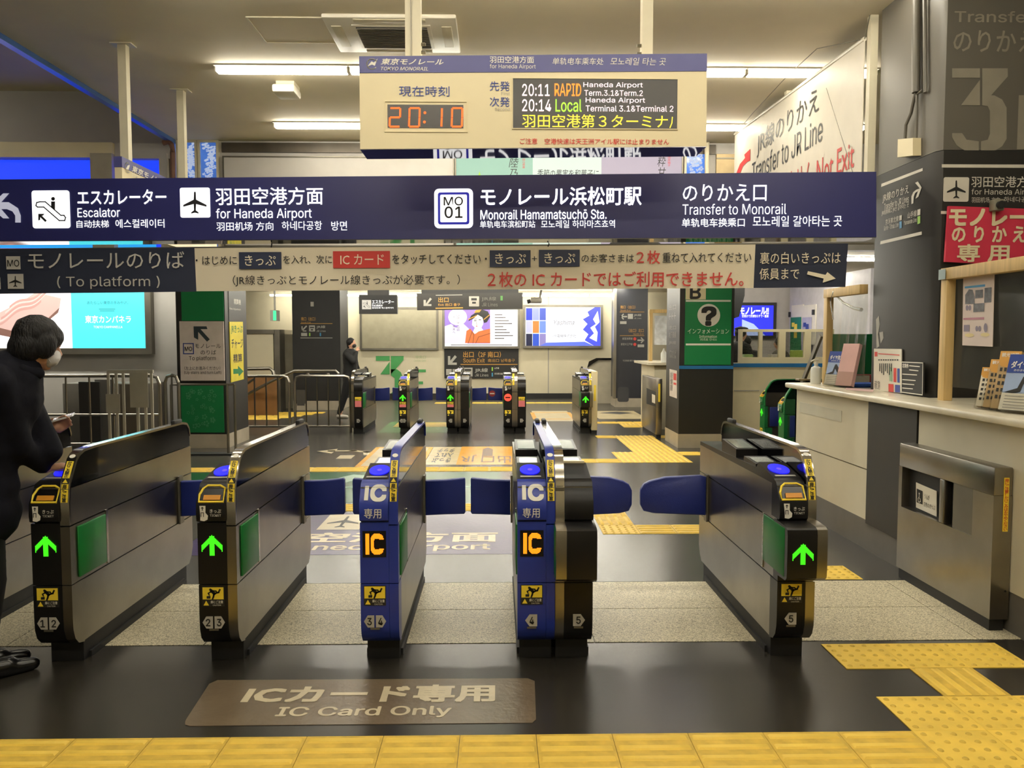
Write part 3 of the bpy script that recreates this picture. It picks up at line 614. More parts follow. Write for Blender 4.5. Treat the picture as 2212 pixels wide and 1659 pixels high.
def gate(name, X, Y, label, group=None, rot=0, mirror=False, cover=None, rimm=None, style='ticket', disp='arrow', nums='', box=False, flap=1.27, flaps=(1, 1), flap_len=(.25, .25), hexed=(0, 0), caution=True, exitmark=False, strip=True, pad=None, shape=None, far=False, rimc=None, L=1.466):
    cover = cover or black; rimm = rimm or chrome; sx = -1 if mirror else 1
    M = Matrix.Translation((X, Y, 0)) @ Matrix.Rotation(rot, 4, 'Z') @ Matrix.Diagonal((sx, 1, 1, 1))
    e = empty(name, (X, Y, 0), label, 'ticket gate', group)
    R = Matrix.Rotation(rot, 3, 'Z')
    def fp(y0, z0, y1, z1, x_=0.0):   # plane on the gate's front, following a chord of the side profile
        o = M @ Vector((x_, y0, z0)); v = R @ Vector((0, y1 - y0, z1 - z0)); return Plane(o, R @ Vector((1, 0, 0)), v)
    bx = lambda a, b: (min(sx * a, sx * b), max(sx * a, sx * b))
    nm = lambda: MB(M)
    w0, w1, w2 = 0.0, .135, .180
    # plinth
    put('plinth', nm().box(.012, .168, .11, L - .09, 0, .105).box(.0, .18, .16, L - .14, 0, .03), bmatte, e)
    # steel sides: three rows of panels
    zs = ((.105, .403), (.409, .684), (.690, .862))
    m = nm()
    m.prism_x([(.10, .105), (.03, .16), (.03, .403), (L, .403), (L - .002, .20), (L - .03, .14), (L - .07, .105)], .002, .178)
    put('lower_side_panel', m, steel, e)
    put('middle_side_panel', nm().prism_x([(.03, .409), (.03, .684), (L, .684), (L, .409)], .002, .178), steel, e)
    put('upper_side_panel', nm().prism_x([(.03, .690), (.03, .862), (L, .862), (L, .690)], .002, .135).prism_x([(.004, .690), (.008, .862), (L, .862), (L, .690)], .137, .178), steel, e)
    pm = pad or greenp
    for a, b in ((-.006, .004), (.176, .186)): put('kick_pad', nm().box(a, b, -.095 if box else .065, .20 if box else .33, .455 if box else .425, .688 if box else .672, .005), pm, e)
    for a, b in ((-.003, .003), (.177, .183)): put('pad_rail', nm().box(a, b, .205 if box else .335, .222 if box else .355, .415, .69), chrome, e)
    # front cover: lower, middle, head
    put('front_cover', nm().prism_x(NOSE + [(.06, .405), (.10, .405)], w0, w1), cover, e)
    if box:
        bp = [(-.02, .70), (-.105, .695), (-.125, .685), (-.13, .66), (-.13, .50), (-.125, .46), (-.105, .445), (0, .44), (.05, .44), (.05, .70)]
        put('display_box', nm().prism_x(bp, w0 - .004, w1), cover, e)
        put('box_side', nm().prism_x([(y + .004, z) for y, z in bp], w1, w2 + .004), steel, e)
        put('middle_cover', nm().prism_x([(0, .409), (.06, .409), (.06, .44), (0, .44)], w0, w1), cover, e)
    else: put('middle_cover', nm().prism_x([(0, .409), (.06, .409), (.06, .70), (0, .70)], w0, w1), cover, e)
    put('head_cover', nm().prism_x([(0, .706), (-.010, .712), (-.014, .74), (-.010, .795), (.045, .878), (.08, .89), (.10, .88), (.10, .706)], w0, w1), cover, e)
    # reader block on the sloping top
    top = put('top_deck', nm().prism_x([(.08, .862), (.08, .891), (.31, .932), (.34, .90), (L, .885), (L, .862)], .002, w1), black, e)
    rp = fp(.08, .891, .31, .932, 0)
    cxr = sx * .066
    if style != 'plain':
        rd = put('card_reader', MB().ell(rp, cxr, .12, .050, .072, .001, .005, 20, True), reader_m, e)
        put('reader_core', MB().ell(rp, cxr, .115, .012, .016, .005, .0065, 12, True), reader_c, rd)
        put('reader_caption', MB().rect(rp, cxr - .05, .018, cxr + .05, .034, .001, .003, True), num_m, e)
    else:
        put('top_slot', nm().box(.01, .125, .30, .33, .925, .94), ivory, e)
    # display blocks behind
    for a, b, h in ((.36, .56, .035), (.70, .98, .075)):
        d_ = put('display_block', nm().prism_x([(a, .88), (a, .89 + h * .7), (b, .89 + h), (b, .88)], .006, w1 - .006), black, e)
        put('display_face', MB().poly(fp(a, .89 + h * .7, b, .89 + h), [(sx * .02, .02), (sx * .115, .02), (sx * .115, b - a - .04), (sx * .02, b - a - .04)], .002, None, True), scr_m, d_)
    # fin: steel below, smoked glass above, bent metal rim around it
    rim = [(y, z) for y, z in RIM if z > .86]
    put('smoked_fin', nm().prism_x([(.010, .866)] + [(y + .008 if y < 1 else y - .006, z - .006) for y, z in rim[0:]] + [(L - .006, .866)], .141, .174), glassk, e)
    m = nm(); n = len(RIM)
    inner = [(y + (.010 if y < .3 else (0 if y < 1.3 else -.01)), z - (.0 if z < .9 else .012)) for y, z in RIM]
    vs = [(x, y, z) for x in (.136, .180) for y, z in RIM] + [(x, y, z) for x in (.136, .180) for y, z in inner]
    fs = []
    for i in range(n - 1): fs += [(i, i + 1, n + i + 1, n + i), (2 * n + i, 3 * n + i, 3 * n + i + 1, 2 * n + i + 1), (i, 2 * n + i, 2 * n + i + 1, i + 1), (n + i, n + i + 1, 3 * n + i + 1, 3 * n + i)]
    put('fin_rim', m.add(vs, fs), rimm, e)
    put('front_strip', nm().prism_x(NOSE + [(.04, .405), (.10, .405)], w1 + .001, w2), rimc or steel, e)
    put('front_strip', nm().prism_x([(0, .409), (.04, .409), (.04, .684), (0, .684)], w1 + .001, w2), rimc or steel, e)
    put('top_sensor', nm().box(.144, .172, 1.24, 1.36, 1.028, 1.052, .008), bmatte, e)
    # flaps
    for s_, on in enumerate(flaps):
        if not on: continue
        ln = flap_len[s_]; x0 = w2 + .014 if s_ else -.014; dr = 1 if s_ else -1
        put('hinge_post', nm().box(min(x0 - dr * .014, x0 - dr * .002), max(x0 - dr * .014, x0 - dr * .002), flap - .03, flap + .03, .40, .70), dsteel, e)
        if hexed[s_]: pr = [(0, .44), (0, .685), (.08, .695), (.62, .685), (.86, .66), (.95, .64), (1, .60), (1, .51), (.95, .47), (.8, .455)]
        else: pr = [(0, .447), (0, .668), (.5, .672), (.97, .684), (1, .675), (1, .465), (.97, .455), (.5, .452)]
        q = [(x0 + dr * a * ln, z) for a, z in pr]
        m = nm(); cx_, cz_ = sum(p[0] for p in q) / len(q), sum(p[1] for p in q) / len(q)
        sc_ = lambda k: [(cx_ + (a - cx_) * k, cz_ + (b - cz_) * k) for a, b in q]
        lay = [(flap - .022, .95), (flap - .016, 1), (flap + .016, 1), (flap + .022, .95)]
        rings = [[(a, y, b) for a, b in sc_(k)] for y, k in lay]; nn = len(q)
        fs = [tuple(range(nn - 1, -1, -1)), tuple(range(3 * nn, 4 * nn))]
        for i in range(3):
            for j in range(nn): fs.append((i * nn + j, i * nn + (j + 1) % nn, (i + 1) * nn + (j + 1) % nn, (i + 1) * nn + j))
        f_ = put('flap', m.add([p for r_ in rings for p in r_], fs), bluef, e)
        if disp == 'stop' and s_ == 0 or exitmark == 'stopflap' and s_:
            fpn = Plane(M @ Vector((0, flap - .024, 0)), R @ Vector((1, 0, 0)))
            ca = sx * (x0 + dr * ln * .72); put('no_entry_disc', MB().ell(fpn, ca, .575, .055, .055, .002, .004, 20, True), mat('dull_red', (150, 44, 44), .5), f_)
            put('no_entry_bar', MB().rect(fpn, ca - .04, .565, ca + .04, .585, .006, None, True), wht, f_)
    # printed matter on the front
    F0 = fp(-.001, 0, -.001, 1); FB = fp(-.131, 0, -.131, 1); H1 = fp(-.010, .795, .045, .878); H0 = fp(-.0145, .735, -.0105, .795)
    c = sx * .0675
    if style == 'ticket':
        pts = [(-.056, .008), (-.058, .045), (-.046, .075), (-.028, .090), (.030, .090), (.054, .078), (.058, .008)]
        ring = put('slot_ring', MB().tube([H1.at(c + a, b, .001) for a, b in pts], .0058, 6, True), yel, e)
        put('slot_recess', MB().poly(H1, [(c + a * .9, .008 + (b - .008) * .95) for a, b in pts], .001, None, True), ledk, ring)
        put('slot_plate', MB().rect(H1, c - .036, .016, c + .042, .040, .002, .007, True), capt, ring)
        t = MB().poly(H0, [(c - .05, .05), (c - .022, .05), (c - .022, .018), (c - .01, .004), (c - .012, -.014), (c - .028, -.022), (c - .046, -.018), (c - .046, .006)], .004, None, True)
        put('ticket_icon', t, wht, e)
        put('ticket_lettering', MB().text(H0, 'きっぷ', c - .002, .016, c + .05, .034, .0035, .012, 0, True).text(H0, 'TICKET', c - .002, .0, c + .05, .010, .0035, .004, 0, True), wht, e)
        put('icon_ink', MB().poly(H0, [(c - .036, .046), (c - .028, .038), (c - .034, .038), (c - .034, .028), (c - .038, .028), (c - .038, .038), (c - .044, .038)], .0055, None, True).line(H0, [(c - .042, .0), (c - .042, .018), (c - .03, .018), (c - .03, .0)], .003, .0055, True), blk, e)
    elif style == 'ic':
        put('head_lettering', MB().rect(H1, c - .046, .012, c - .027, .085, .003, None, True).text(H1, 'C', c - .014, .010, c + .052, .087, .003, .06, 0, True), wht, e)
        put('head_caption', MB().text(H0, '専用', c - .044, -.012, c + .036, .034, .0035, .004, 0, True), wht, e)
    FD = FB if box else F0; dz = .575 if box else .595
    if disp == 'arrow':
        m = MB(); led_arrow(FD, c, dz, .098, m, .003, 11 if far else 21); put('arrow_display', m, arrow_m, e)
    elif disp == 'ic':
        wn = put('display_window', MB().rect(F0, c - .055, .535, c + .055, .66, .001, .003, True), ledk, e)
        vs, fs, a, b, cc, d = text_mesh('IC', .085); m = MB(); nx, ny = 24, 28
        # LED dots: sample the letter shapes on a grid
        def inside(u, v):
            if u < .19: return True
            du = (u - .64) / .36; dv = (v - .5) / .5; r_ = (abs(du) ** 3 + abs(dv) ** 3) ** (1 / 3)
            return .52 < r_ < 1.0 and not (du > .28 and abs(dv) < .40) if u > .27 else False
        for i in range(nx):
            for j in range(ny):
                u, v = (i + .5) / nx, (j + .5) / ny
                if inside(u, v): m.rect(F0, c - .041 + u * .086 - .0015, .548 + v * .1 - .0015, c - .041 + u * .086 + .0015, .548 + v * .1 + .0015, .005, None, True)
        put('led_letters', m, ic_m, wn)
    elif disp == 'stop':
        d_ = put('stop_display', MB().ell(F0, c, .60, .06, .06, .002, .004, 20, True), noent, e); put('stop_bar', MB().rect(F0, c - .04, .59, c + .04, .61, .006, None, True), ledk, d_)
    if caution:
        z0 = .303; st_ = put('caution_sticker', MB().rect(F0, c - .052, z0, c + .052, z0 + .095, .001, .0025, True), blk, e)
        put('yellow_field', MB().rect(F0, c - .049, z0 + .034, c + .049, z0 + .092, .003, None, True).poly(F0, [(c - .046, z0 + .005), (c - .020, z0 + .005), (c - .033, z0 + .028)], .003, None, True), yel, st_)
        g = lambda a, b: (c + a, z0 + .034 + b)
        m = MB().ell(F0, *g(-.012, .047), .006, .006, .004, None, 10, True).line(F0, [g(-.006, .040), g(.006, .028)], .014, .004, True).line(F0, [g(-.004, .042), g(.014, .040), g(.02, .032)], .006, .004, True).line(F0, [g(-.006, .038), g(-.022, .030), g(-.018, .022)], .006, .004, True).line(F0, [g(.006, .028), g(.026, .034), g(.032, .046)], .008, .004, True).line(F0, [g(.004, .026), g(.002, .014), g(-.002, .004)], .008, .004, True).poly(F0, [g(-.03, .004), g(-.012, .004), g(-.012, .018), g(-.03, .016)], .004, None, True)
        if far: m = MB().line(F0, [g(-.01, .045), g(.005, .025), g(-.002, .006)], .016, .004, True).line(F0, [g(.005, .028), g(.03, .042)], .008, .004, True)
        put('pictogram_ink', m, blk, st_)
        if not far: put('sticker_lettering', MB().text(F0, '扉にご注意', c - .012, z0 + .015, c + .046, z0 + .029, .004, .02, 0, True).text(F0, 'CAUTION', c - .002, z0 + .003, c + .036, z0 + .010, .004, 0, 0, True), wht, st_)
    if nums:
        for k, ch in nums:      # k: -1 plate pointing left, +1 pointing right
            a = c + k * (.026 if len(nums) > 1 else 0); h_ = .029; w_ = .022 if len(nums) > 1 else .026
            q = [(a - k * w_, .226 - h_), (a + k * w_ * .4, .226 - h_), (a + k * w_ * 1.2, .226), (a + k * w_ * .4, .226 + h_), (a - k * w_, .226 + h_)]
            pl_ = put('number_plate', MB().poly(F0, q, .001, .003, True), num_m, e)
            put('number', MB().text(F0, ch, a - .010 - (.006 if len(ch) > 1 else 0), .209, a + .010 + (.006 if len(ch) > 1 else 0), .243, .0045, .03, 0, True), blk, pl_)
        if not far: put('plate_holder', MB().rect(F0, c - .022, .186, c + .022, .195, .001, .003, True), dsteel, e)
    if exitmark:
        m = MB().rect(F0, c - .052, .55 if disp != 'arrow' else .49, c + .052, .61 if disp != 'arrow' else .53, .002, None, True); x_ = put('exit_sticker', m, yel, e)
        z1 = .55 if disp != 'arrow' else .49
        put('exit_lettering', MB().text(F0, '出口', c - .048, z1 + .005, c + .048, z1 + .036, .006, .02, 0, True), blk, x_)
        put('notice_sticker', MB().rect(F0, c - .052, z1 - (.10 if disp != 'arrow' else .045), c + .052, z1 - .002, .002, None, True), pinkp, e)
    if strip:
        cs = sx * .158
        S1 = fp(0, .795, .014, .885); S2 = fp(.022, .91, .075, .995)
        s_ = put('warning_strip', MB().rect(S1, cs - .016, .004, cs + .016, .090, .001, .002, True).rect(S2, cs - .016, .0, cs + .016, .086, .001, .002, True), yel, e)
        if not far:
            put('strip_lettering', MB().text(S1, '扉\nに\nご\n注\n意', cs - .010, .006, cs + .010, .088, .0035, .03, 0, True, 1, .8).text(S2, 'か\nけ\nこ\nみ\n禁\n止', cs - .010, .004, cs + .010, .084, .0035, .03, 0, True, 1, .8), blk, s_)
            S3 = fp(.014, .885, .022, .91); w3 = put('warning_triangle', MB().rect(S3, cs - .016, 0, cs + .016, .026, .001, .002, True), blk, s_)
            put('triangle_print', MB().poly(S3, [(cs - .012, .004), (cs + .012, .004), (cs, .023)], .003, None, True), yel, w3)
            S4 = fp(.075, .995, .10, 1.015); put('phone_mark', MB().ell(S4, cs, .014, .014, .012, .002, None, 14, True), wht, s_)
    return e
GY = 3.67
G1 = 'black ticket gates across the front'
gx = lambda px: (px - 1075) / FPX * 3.73
gate('ticket_gate', gx(81) - .765, GY, 'steel ticket gate behind the man in the dark coat', nums=[(-1, '0'), (1, '1')], disp='', caution=False)
gate('ticket_gate', gx(81), GY, 'black ticket gate with a green arrow that the man is touching', nums=[(-1, '1'), (1, '2')])
gate('ticket_gate', gx(433), GY, 'black ticket gate with a green arrow between the touched gate and the blue ones', nums=[(-1, '2'), (1, '3')])
gate('ticket_gate', gx(779), GY, 'blue IC-only ticket gate numbered 3 and 4', cover=blueg, rimm=blueg, rimc=blueg, style='ic', disp='ic', nums=[(-1, '3'), (1, '4')])
gate('ticket_gate', gx(1117.5), GY, 'blue IC-only ticket gate numbered 4 beside the plain black one', cover=blueg, rimm=blueg, rimc=blueg, style='ic', disp='ic', nums=[(-1, '4')], flaps=(1, 0))
gate('ticket_gate', gx(1280.5), GY, 'plain black ticket gate with a bulging front numbered 5 beside the wide lane', mirror=True, style='plain', disp='', nums=[(1, '5')], caution=False, strip=False, box=True, flaps=(1, 0), flap_len=(.385, .27), hexed=(1, 0))
gate('ticket_gate', gx(1683), GY, 'black ticket gate numbered 5 with a bulging arrow display beside the counter', nums=[(-1, '5')], box=True, flaps=(1, 0), flap_len=(.415, .27), hexed=(1, 0))
# --- far row of gates
FY = 12.66; GF = 'far row'
fx = lambda px: P(px, 880, FY).x
gate('ticket_gate', fx(783), FY, 'far black exit gate at the end of the far row beside the railing', mirror=True, style='plain', disp='', nums=[(1, '14')], caution=False, strip=False, exitmark=True, far=True, flaps=(1, 0))
gate('ticket_gate', fx(861), FY, 'far black ticket gate with a green arrow, next to the green 3 on the wall', nums=[(-1, '14'), (1, '13')], exitmark=True, far=True)
gate('ticket_gate', fx(964), FY, 'far black ticket gate with a green arrow under the black exit sign', nums=[(-1, '13')], exitmark=True, far=True, flaps=(1, 0))
gate('ticket_gate', fx(1013), FY, 'far plain black gate numbered 12 beside the flaps with no-entry discs', mirror=True, style='plain', disp='', nums=[(1, '12')], caution=False, strip=False, far=True, flaps=(1, 0), exitmark=False)
gate('ticket_gate', fx(1088), FY, 'far black ticket gate showing a red no-entry light', disp='stop', nums=[(-1, '12')], far=True, flaps=(1, 0))
gate('ticket_gate', fx(1136), FY, 'far black exit gate beside the red no-entry light', mirror=True, style='plain', disp='', nums=[(1, '11')], caution=False, strip=False, exitmark=True, far=True, flaps=(0, 0))
gate('ticket_gate', fx(1254), FY, 'far black ticket gate with an arrow box standing alone before the cream wall', nums=[(-1, '11')], box=True, far=True, flaps=(0, 0))
q = empty('gate_end_cabinet', (fx(1284), FY + .3, 0), 'slim cream end cabinet attached at the lone far ticket gate', 'cabinet')
put('body', MB().box(fx(1278), fx(1291), FY + .02, FY + .9, .06, 1.02, .008), ivory, q); put('base', MB().box(fx(1278) + .005, fx(1291) - .005, FY + .04, FY + .88, 0, .06), bmatte, q)
put('yellow_strip', MB().rect(front(FY + .02), 1283, 832, 1287, 866, .001, .003), yel, q)
# --- green gates standing crosswise behind the counter
greenc = mat('green_gate_cover', (24, 104, 52), .4, var=.08)
c = P(1642, 880, 10.2); gate('green_ticket_gate', c.x, 10.2, 'green-edged ticket gate turned sideways before the cream booth wall, farther one', rot=-math.pi / 2, cover=greenc, rimm=greenc, rimc=greenc, disp='arrow', far=True, flaps=(0, 0), pad=bluef, strip=False)
c = P(1682, 890, 9.1); gate('green_ticket_gate', c.x, 9.1, 'green-edged ticket gate turned sideways next to the counter end, nearer one', rot=-math.pi / 2, cover=greenc, rimm=greenc, rimc=greenc, disp='arrow', far=True, flaps=(0, 0), pad=bluef, strip=False)
# ================================================================ counter and pillar at the right
CXF = 2.72; CT = 1.155
RS = rightside(CXF)
ct = empty('service_counter', (CXF + .3, 5.2, 0), 'long white service counter with a stone top beside the charcoal pillar', 'counter')
panelw = mat('counter_panel', (214, 206, 182), .5, var=.08, scale=1.6)
put('front_panel', MB().box(CXF, CXF + .04, 5.70, 7.12, .60, CT - .05), panelw, ct)
put('lower_panel', MB().box(CXF + .006, CXF + .04, 5.70, 7.12, .22, .59), panelw, ct)
put('charcoal_panel', MB().box(CXF - .008, CXF + .05, 5.02, 5.69, .20, CT - .05), charc, ct)
put('near_panel', MB().box(CXF, CXF + .04, 2.2, 5.01, .22, CT - .05), panelw, ct)
put('access_panel', MB().rect(RS, 1728, 868, 1818, 912, .0005, .004), mat('access_panel_white', (206, 202, 184), .4, var=.05), ct)
put('end_panel', MB().box(CXF, 3.7, 7.09, 7.12, .22, CT - .05), panelw, ct)
put('plinth', MB().box(CXF + .004, CXF + .05, 2.2, 7.12, 0, .22), skirt, ct)
put('stone_top', MB().box(2.64, 2.975, 2.1, 7.18, CT - .045, CT, .012), stone, ct)
put('stone_top', MB().box(2.97, 3.65, 2.1, 5.335, CT - .045, CT - .0005), stone, ct); put('stone_top', MB().box(2.97, 3.65, 6.23, 7.18, CT - .045, CT - .0005), stone, ct)
CTP = Plane((0, 0, CT), (1, 0, 0), (0, 1, 0))
# --- charcoal pillar
pil = empty('charcoal_pillar', (3.7, 6.0, 0), 'big charcoal pillar carrying white transfer lettering beside the counter', 'pillar')
PX = 2.98; PF = 5.345
put('shaft', MB().prism_z([(PX, 5.41), (PX, 6.22), (4.5, 6.22), (4.5, PF), (PX + .035, PF)], .0, 2.83), charc, pil)
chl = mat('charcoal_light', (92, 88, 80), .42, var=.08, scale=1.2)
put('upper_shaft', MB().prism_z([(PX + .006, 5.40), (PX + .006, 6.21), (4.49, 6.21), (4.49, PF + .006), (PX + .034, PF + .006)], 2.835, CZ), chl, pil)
PL = rightside(PX); PR = front(PF); PU = front(PF + .006)
whp = mat('pillar_white_print', (206, 200, 186), .5)
mb_ = MB().poly(PL, [(1905, 397), (1994, 363), (1994, 369), (1904, 404)], .003).poly(PL, [(1903, 521), (1992, 500), (1992, 507), (1902, 528)], .003); put('rule_line', mb_, whp, pil, split=True)
m = MB().text(PL, 'JR線のりかえ', 1908, 419, 1964, 420, .004, .004).text(PL, 'Transfer to JR Lines', 1911, 440, 1964, 436, .004, 0).text(PL, 'JR线换乘口 JR선 갈아타는 곳', 1906, 455, 1964, 449, .004)
m.text(PL, '京浜東北線', 1914, 474, 1942, 478, .004).text(PL, '山手線', 1962, 459, 1981, 467, .004).text(PL, 'Keihin-Tōhoku Line', 1911, 488, 1942, 490, .004).text(PL, 'Yamanote Line', 1954, 477, 1981, 479, .004)
put('side_lettering', m, whp, pil)
m = MB().rect(PL, 1944, 466, 1949, 475, .004).rect(PL, 1983, 453, 1989, 464, .004)
m.poly(PL, [(1970, 441), (1970, 424), (1974, 415), (1980, 410), (1988, 407), (1978, 395), (1984, 392), (1992, 405), (1985, 425), (1979, 429), (1984, 413), (1978, 417), (1975, 425), (1974, 439)], .004)
put('side_mark', m, whp, pil, split=True)
put('line_colour_blue', MB().poly(PL, [(1944, 479), (1949, 477.5), (1949, 492), (1944, 494)], .004), cyanp, pil)
put('line_colour_green', MB().poly(PL, [(1983, 468), (1989, 466), (1989, 482), (1983, 484.5)], .004), lgreen, pil)
put('rule_line', MB().rect(PR, 2034, 355, 2260, 363, .003).rect(PR, 2032, 456, 2260, 463, .003), whp, pil, split=True)
m = MB().text(PR, '羽田空港方面', 2098, 381, 2242, 405, .004, .008).text(PR, 'for Haneda Airport', 2098, 408, 2244, 424, .004, .004).text(PR, '羽田机场 方向', 2098, 426, 2159, 438, .004).text(PR, '하네다공항 방면', 2168, 425, 2256, 437, .004)
put('front_lettering', m, whp, pil)
pi = put('airplane_pictogram', MB().rect(PR, 2038, 383, 2091, 436, .003, .005, r=.012), whp, pil); put('pictogram_ink', plane_icon(MB(), PR, 2038, 383, 53, 53, .007), blk, pi)
dimp = mat('faded_pillar_print', (132, 126, 112), .5)
m = MB().text(PU, 'Transfer Gate', 2062, 24, 2338, 50, .004, .016).text(PU, 'のりかえ口', 2060, 66, 2282, 114, .004, .012)
x3 = lambda a, b: (2056 + a * 120, 148 + b * 177)
m.poly(PU, [x3(0, 0), x3(.5, 0), x3(.5, .115), x3(0, .115)], .004).poly(PU, [x3(.54, 0), x3(1, 0), x3(1, .10), x3(.70, .33), x3(.54, .44)], .0046)
m.poly(PU, [x3(.16, .45), x3(.5, .14), x3(.5, .45)], .004).poly(PU, [x3(.54, .33), x3(.76, .33), x3(.9, .38), x3(.98, .48), x3(.98, .86), x3(.9, .95), x3(.78, 1), x3(.52, 1), x3(.52, .89), x3(.64, .87), x3(.68, .80), x3(.68, .52), x3(.64, .46), x3(.54, .45)], .004)
m.poly(PU, [x3(.48, 1), x3(.22, 1), x3(.08, .94), x3(0, .84), x3(0, .79), x3(.18, .79), x3(.26, .87), x3(.48, .89)], .004).rect(PU, 2200, 206, 2222, 323, .004).rect(PU, 2222, 206, 2270, 225, .004)
put('faded_lettering', m, dimp, pil)
# conduit, box on the pillar
cd = empty('conduit', PL.w(1990, 330), 'metal conduit with two cables and a cream junction box on the pillar', 'conduit')
cxp = PX - .03
put('pipe', MB().tube([PL.w(1988, -60, .03), PL.w(1988, 200, .03)], .028, 10).tube([PL.w(2003, -60, .02), PL.w(2005, 200, .02)], .014, 8), chl, cd)
put('cable', MB().tube([PL.w(1987, 200, .03), PL.w(1977, 245, .03), PL.w(1966, 270, .03), PL.w(1964, 300, .03)], .012, 6), chl, cd)
put('cable', MB().tube([PL.w(2003, 195, .03), PL.w(1990, 204, .03), PL.w(1989, 262, .03), PL.w(1988, 300, .03)], .012, 6), chl, cd)
put('junction_box', MB().poly(PL, [(1957, 301), (1990, 298), (1990, 336), (1956, 340)], .0, .06), ivory, cd)
# stains of torn tape on the pillar's edge
put('torn_tape', MB().poly(PL, [(1893, 690), (1899, 682), (1901, 700), (1897, 722), (1900, 748), (1894, 752)], .002).poly(PL, [(1900, 718), (1908, 716), (1909, 730), (1903, 742)], .002), dimw, pil)
# red sign with camera
RP = front(PF - .02)
rs = empty('red_transfer_sign', RP.w(2150, 580), 'red board with cream Japanese lettering fixed on the pillar', 'sign')
redb = mat('crimson_board', (196, 50, 74), .5, var=.06)
put('board', MB().poly(RP, [(2046, 446), (2300, 455), (2296, 580), (2038, 566)], 0, .02), redb, rs)
put('lettering', MB().text(RP, 'モノレール', 2048, 453, 2258, 488, .024, .05).text(RP, 'の り か え', 2053, 490, 2210, 524, .024, .03).text(RP, '専 用', 2065, 529, 2174, 566, .024, .03), ivory, rs)
cm = empty('small_camera', RP.w(2141, 458), 'small cube camera with a black lens above the red board', 'camera')
a, b = RP.px(2143, 447); put('housing', MB().box(a - .035, a + .035, PF - .10, PF - .04, b - .035, b + .04, .006), mat('camera_grey', (120, 116, 100), .5), cm)
put('lens', MB().tube([(a, PF - .10, b), (a, PF - .125, b)], .025, 14), bmatte, cm)
# --- wooden frames with clear vinyl standing on the counter
vin = clear('clear_vinyl', (225, 228, 222), .06, .12, .05, .05, 5)
def screen(name, y_far, y_near, ztop, posts, label, X=2.95, zb=CT):
    e = empty(name, (X, (y_far + y_near) / 2, CT), label, 'screen')
    for y in posts: put('post', MB().box(X - .03, X + .03, y - .035, y + .035, CT, ztop - .07, .003), wood, e)
    put('top_beam', MB().box(X - .035, X + .035, y_near, y_far, ztop - .075, ztop, .003), wood, e)
    m = MB(); n = 24; vs = []; fs = []; rr = random.Random(len(name))
    for i in range(n + 1):
        y = y_far - (y_far - y_near) * i / n
        for j in range(9):
            z = ztop - .03 - (ztop - zb - .12) * j / 8; vs.append((X + .034 + .012 * math.sin(i * 1.1 + j * .5) * (j / 8), y, z))
    for i in range(n):
        for j in range(8): fs.append((i * 9 + j, i * 9 + j + 1, (i + 1) * 9 + j + 1, (i + 1) * 9 + j))
    put('vinyl_sheet', m.add(vs, fs), vin, e); return e
zt1 = rightside(2.95).px(2040, 581)[1]; yn = -rightside(2.95).px(2046, 700)[0]
sv1 = screen('vinyl_screen', yn + .035, 2.6, zt1, (yn, 2.64), 'wooden framed vinyl screen on the counter before the red board')
put('tape_patch', MB().rect(rightside(2.95), 2042, 583, 2056, 603, .042, .044), mat('blue_tape', (130, 150, 150), .4), sv1)
zt2 = rightside(2.95).px(1784, 626)[1]; yn2 = -rightside(2.95).px(1789, 700)[0]
sv2 = screen('vinyl_screen', yn2 + .035, 6.32, zt2, (yn2,), 'wooden framed vinyl screen at the far end of the counter behind the pillar')
m = MB()
for k in range(9):
    a = PL.px(1800, 640)
rp2 = rightside(2.95)
put('vinyl_crease', MB().tube([rp2.w(1806, 634, .02), rp2.w(1822, 654, .0), rp2.w(1842, 666, -.01), rp2.w(1858, 669, -.01)], .006, 8, r2=.016).tube([rp2.w(1812, 630, .05), rp2.w(1806, 650, .05), rp2.w(1812, 690, .05)], .006, 6), clear('vinyl_fold', (240, 240, 235), .35, .15, .3, .15), sv2)
# --- leaflet poster taped on the vinyl
VP_ = rightside(2.97)
po = empty('leaflet_poster', VP_.w(2115, 745), 'tall white souvenir leaflet taped on the clear vinyl screen', 'poster')
put('paper', MB().poly(VP_, [(2082, 597), (2149, 588), (2145, 749), (2080, 746)], 0, .004), mat('poster_paper', (216, 200, 192), .6, var=.04), po)
put('blue_bar', MB().poly(VP_, [(2086, 619), (2130, 614), (2130, 619), (2086, 623)], .006), cyanp, po)
put('pink_bar', MB().poly(VP_, [(2083, 687), (2128, 685), (2128, 690), (2083, 691)], .006), mat('mauve', (170, 110, 130), .5), po)
put('heading', MB().text(VP_, 'モノレール発行中', 2088, 611, 2143, 604, .006), pinkp, po)
m = MB().poly(VP_, [(2087, 637), (2095, 625), (2103, 626), (2107, 640), (2107, 656), (2087, 657)], .006).rect(VP_, 2109, 627, 2125, 643, .006).rect(VP_, 2129, 622, 2143, 653, .006).rect(VP_, 2105, 656, 2128, 673, .006)
put('photo_print', m, mat('photo_grey', (84, 84, 90), .5, var=.5, scale=40), po, split=True)
put('sketch_print', MB().ell(VP_, 2091, 665, 3, 6, .006).ell(VP_, 2097, 665, 3, 6, .006).ell(VP_, 2112, 710, 3, 6, .006).ell(VP_, 2118, 710, 3, 6, .006).rect(VP_, 2084, 702, 2096, 716, .006).ell(VP_, 2131, 708, 4, 10, .006), mat('sketch_ink', (120, 110, 130), .5), po, split=True)
put('yellow_print', MB().ell(VP_, 2096, 724, 10, 4, .006).ell(VP_, 2130, 723, 10, 4, .006), mat('pale_yellow', (214, 196, 140), .5), po)
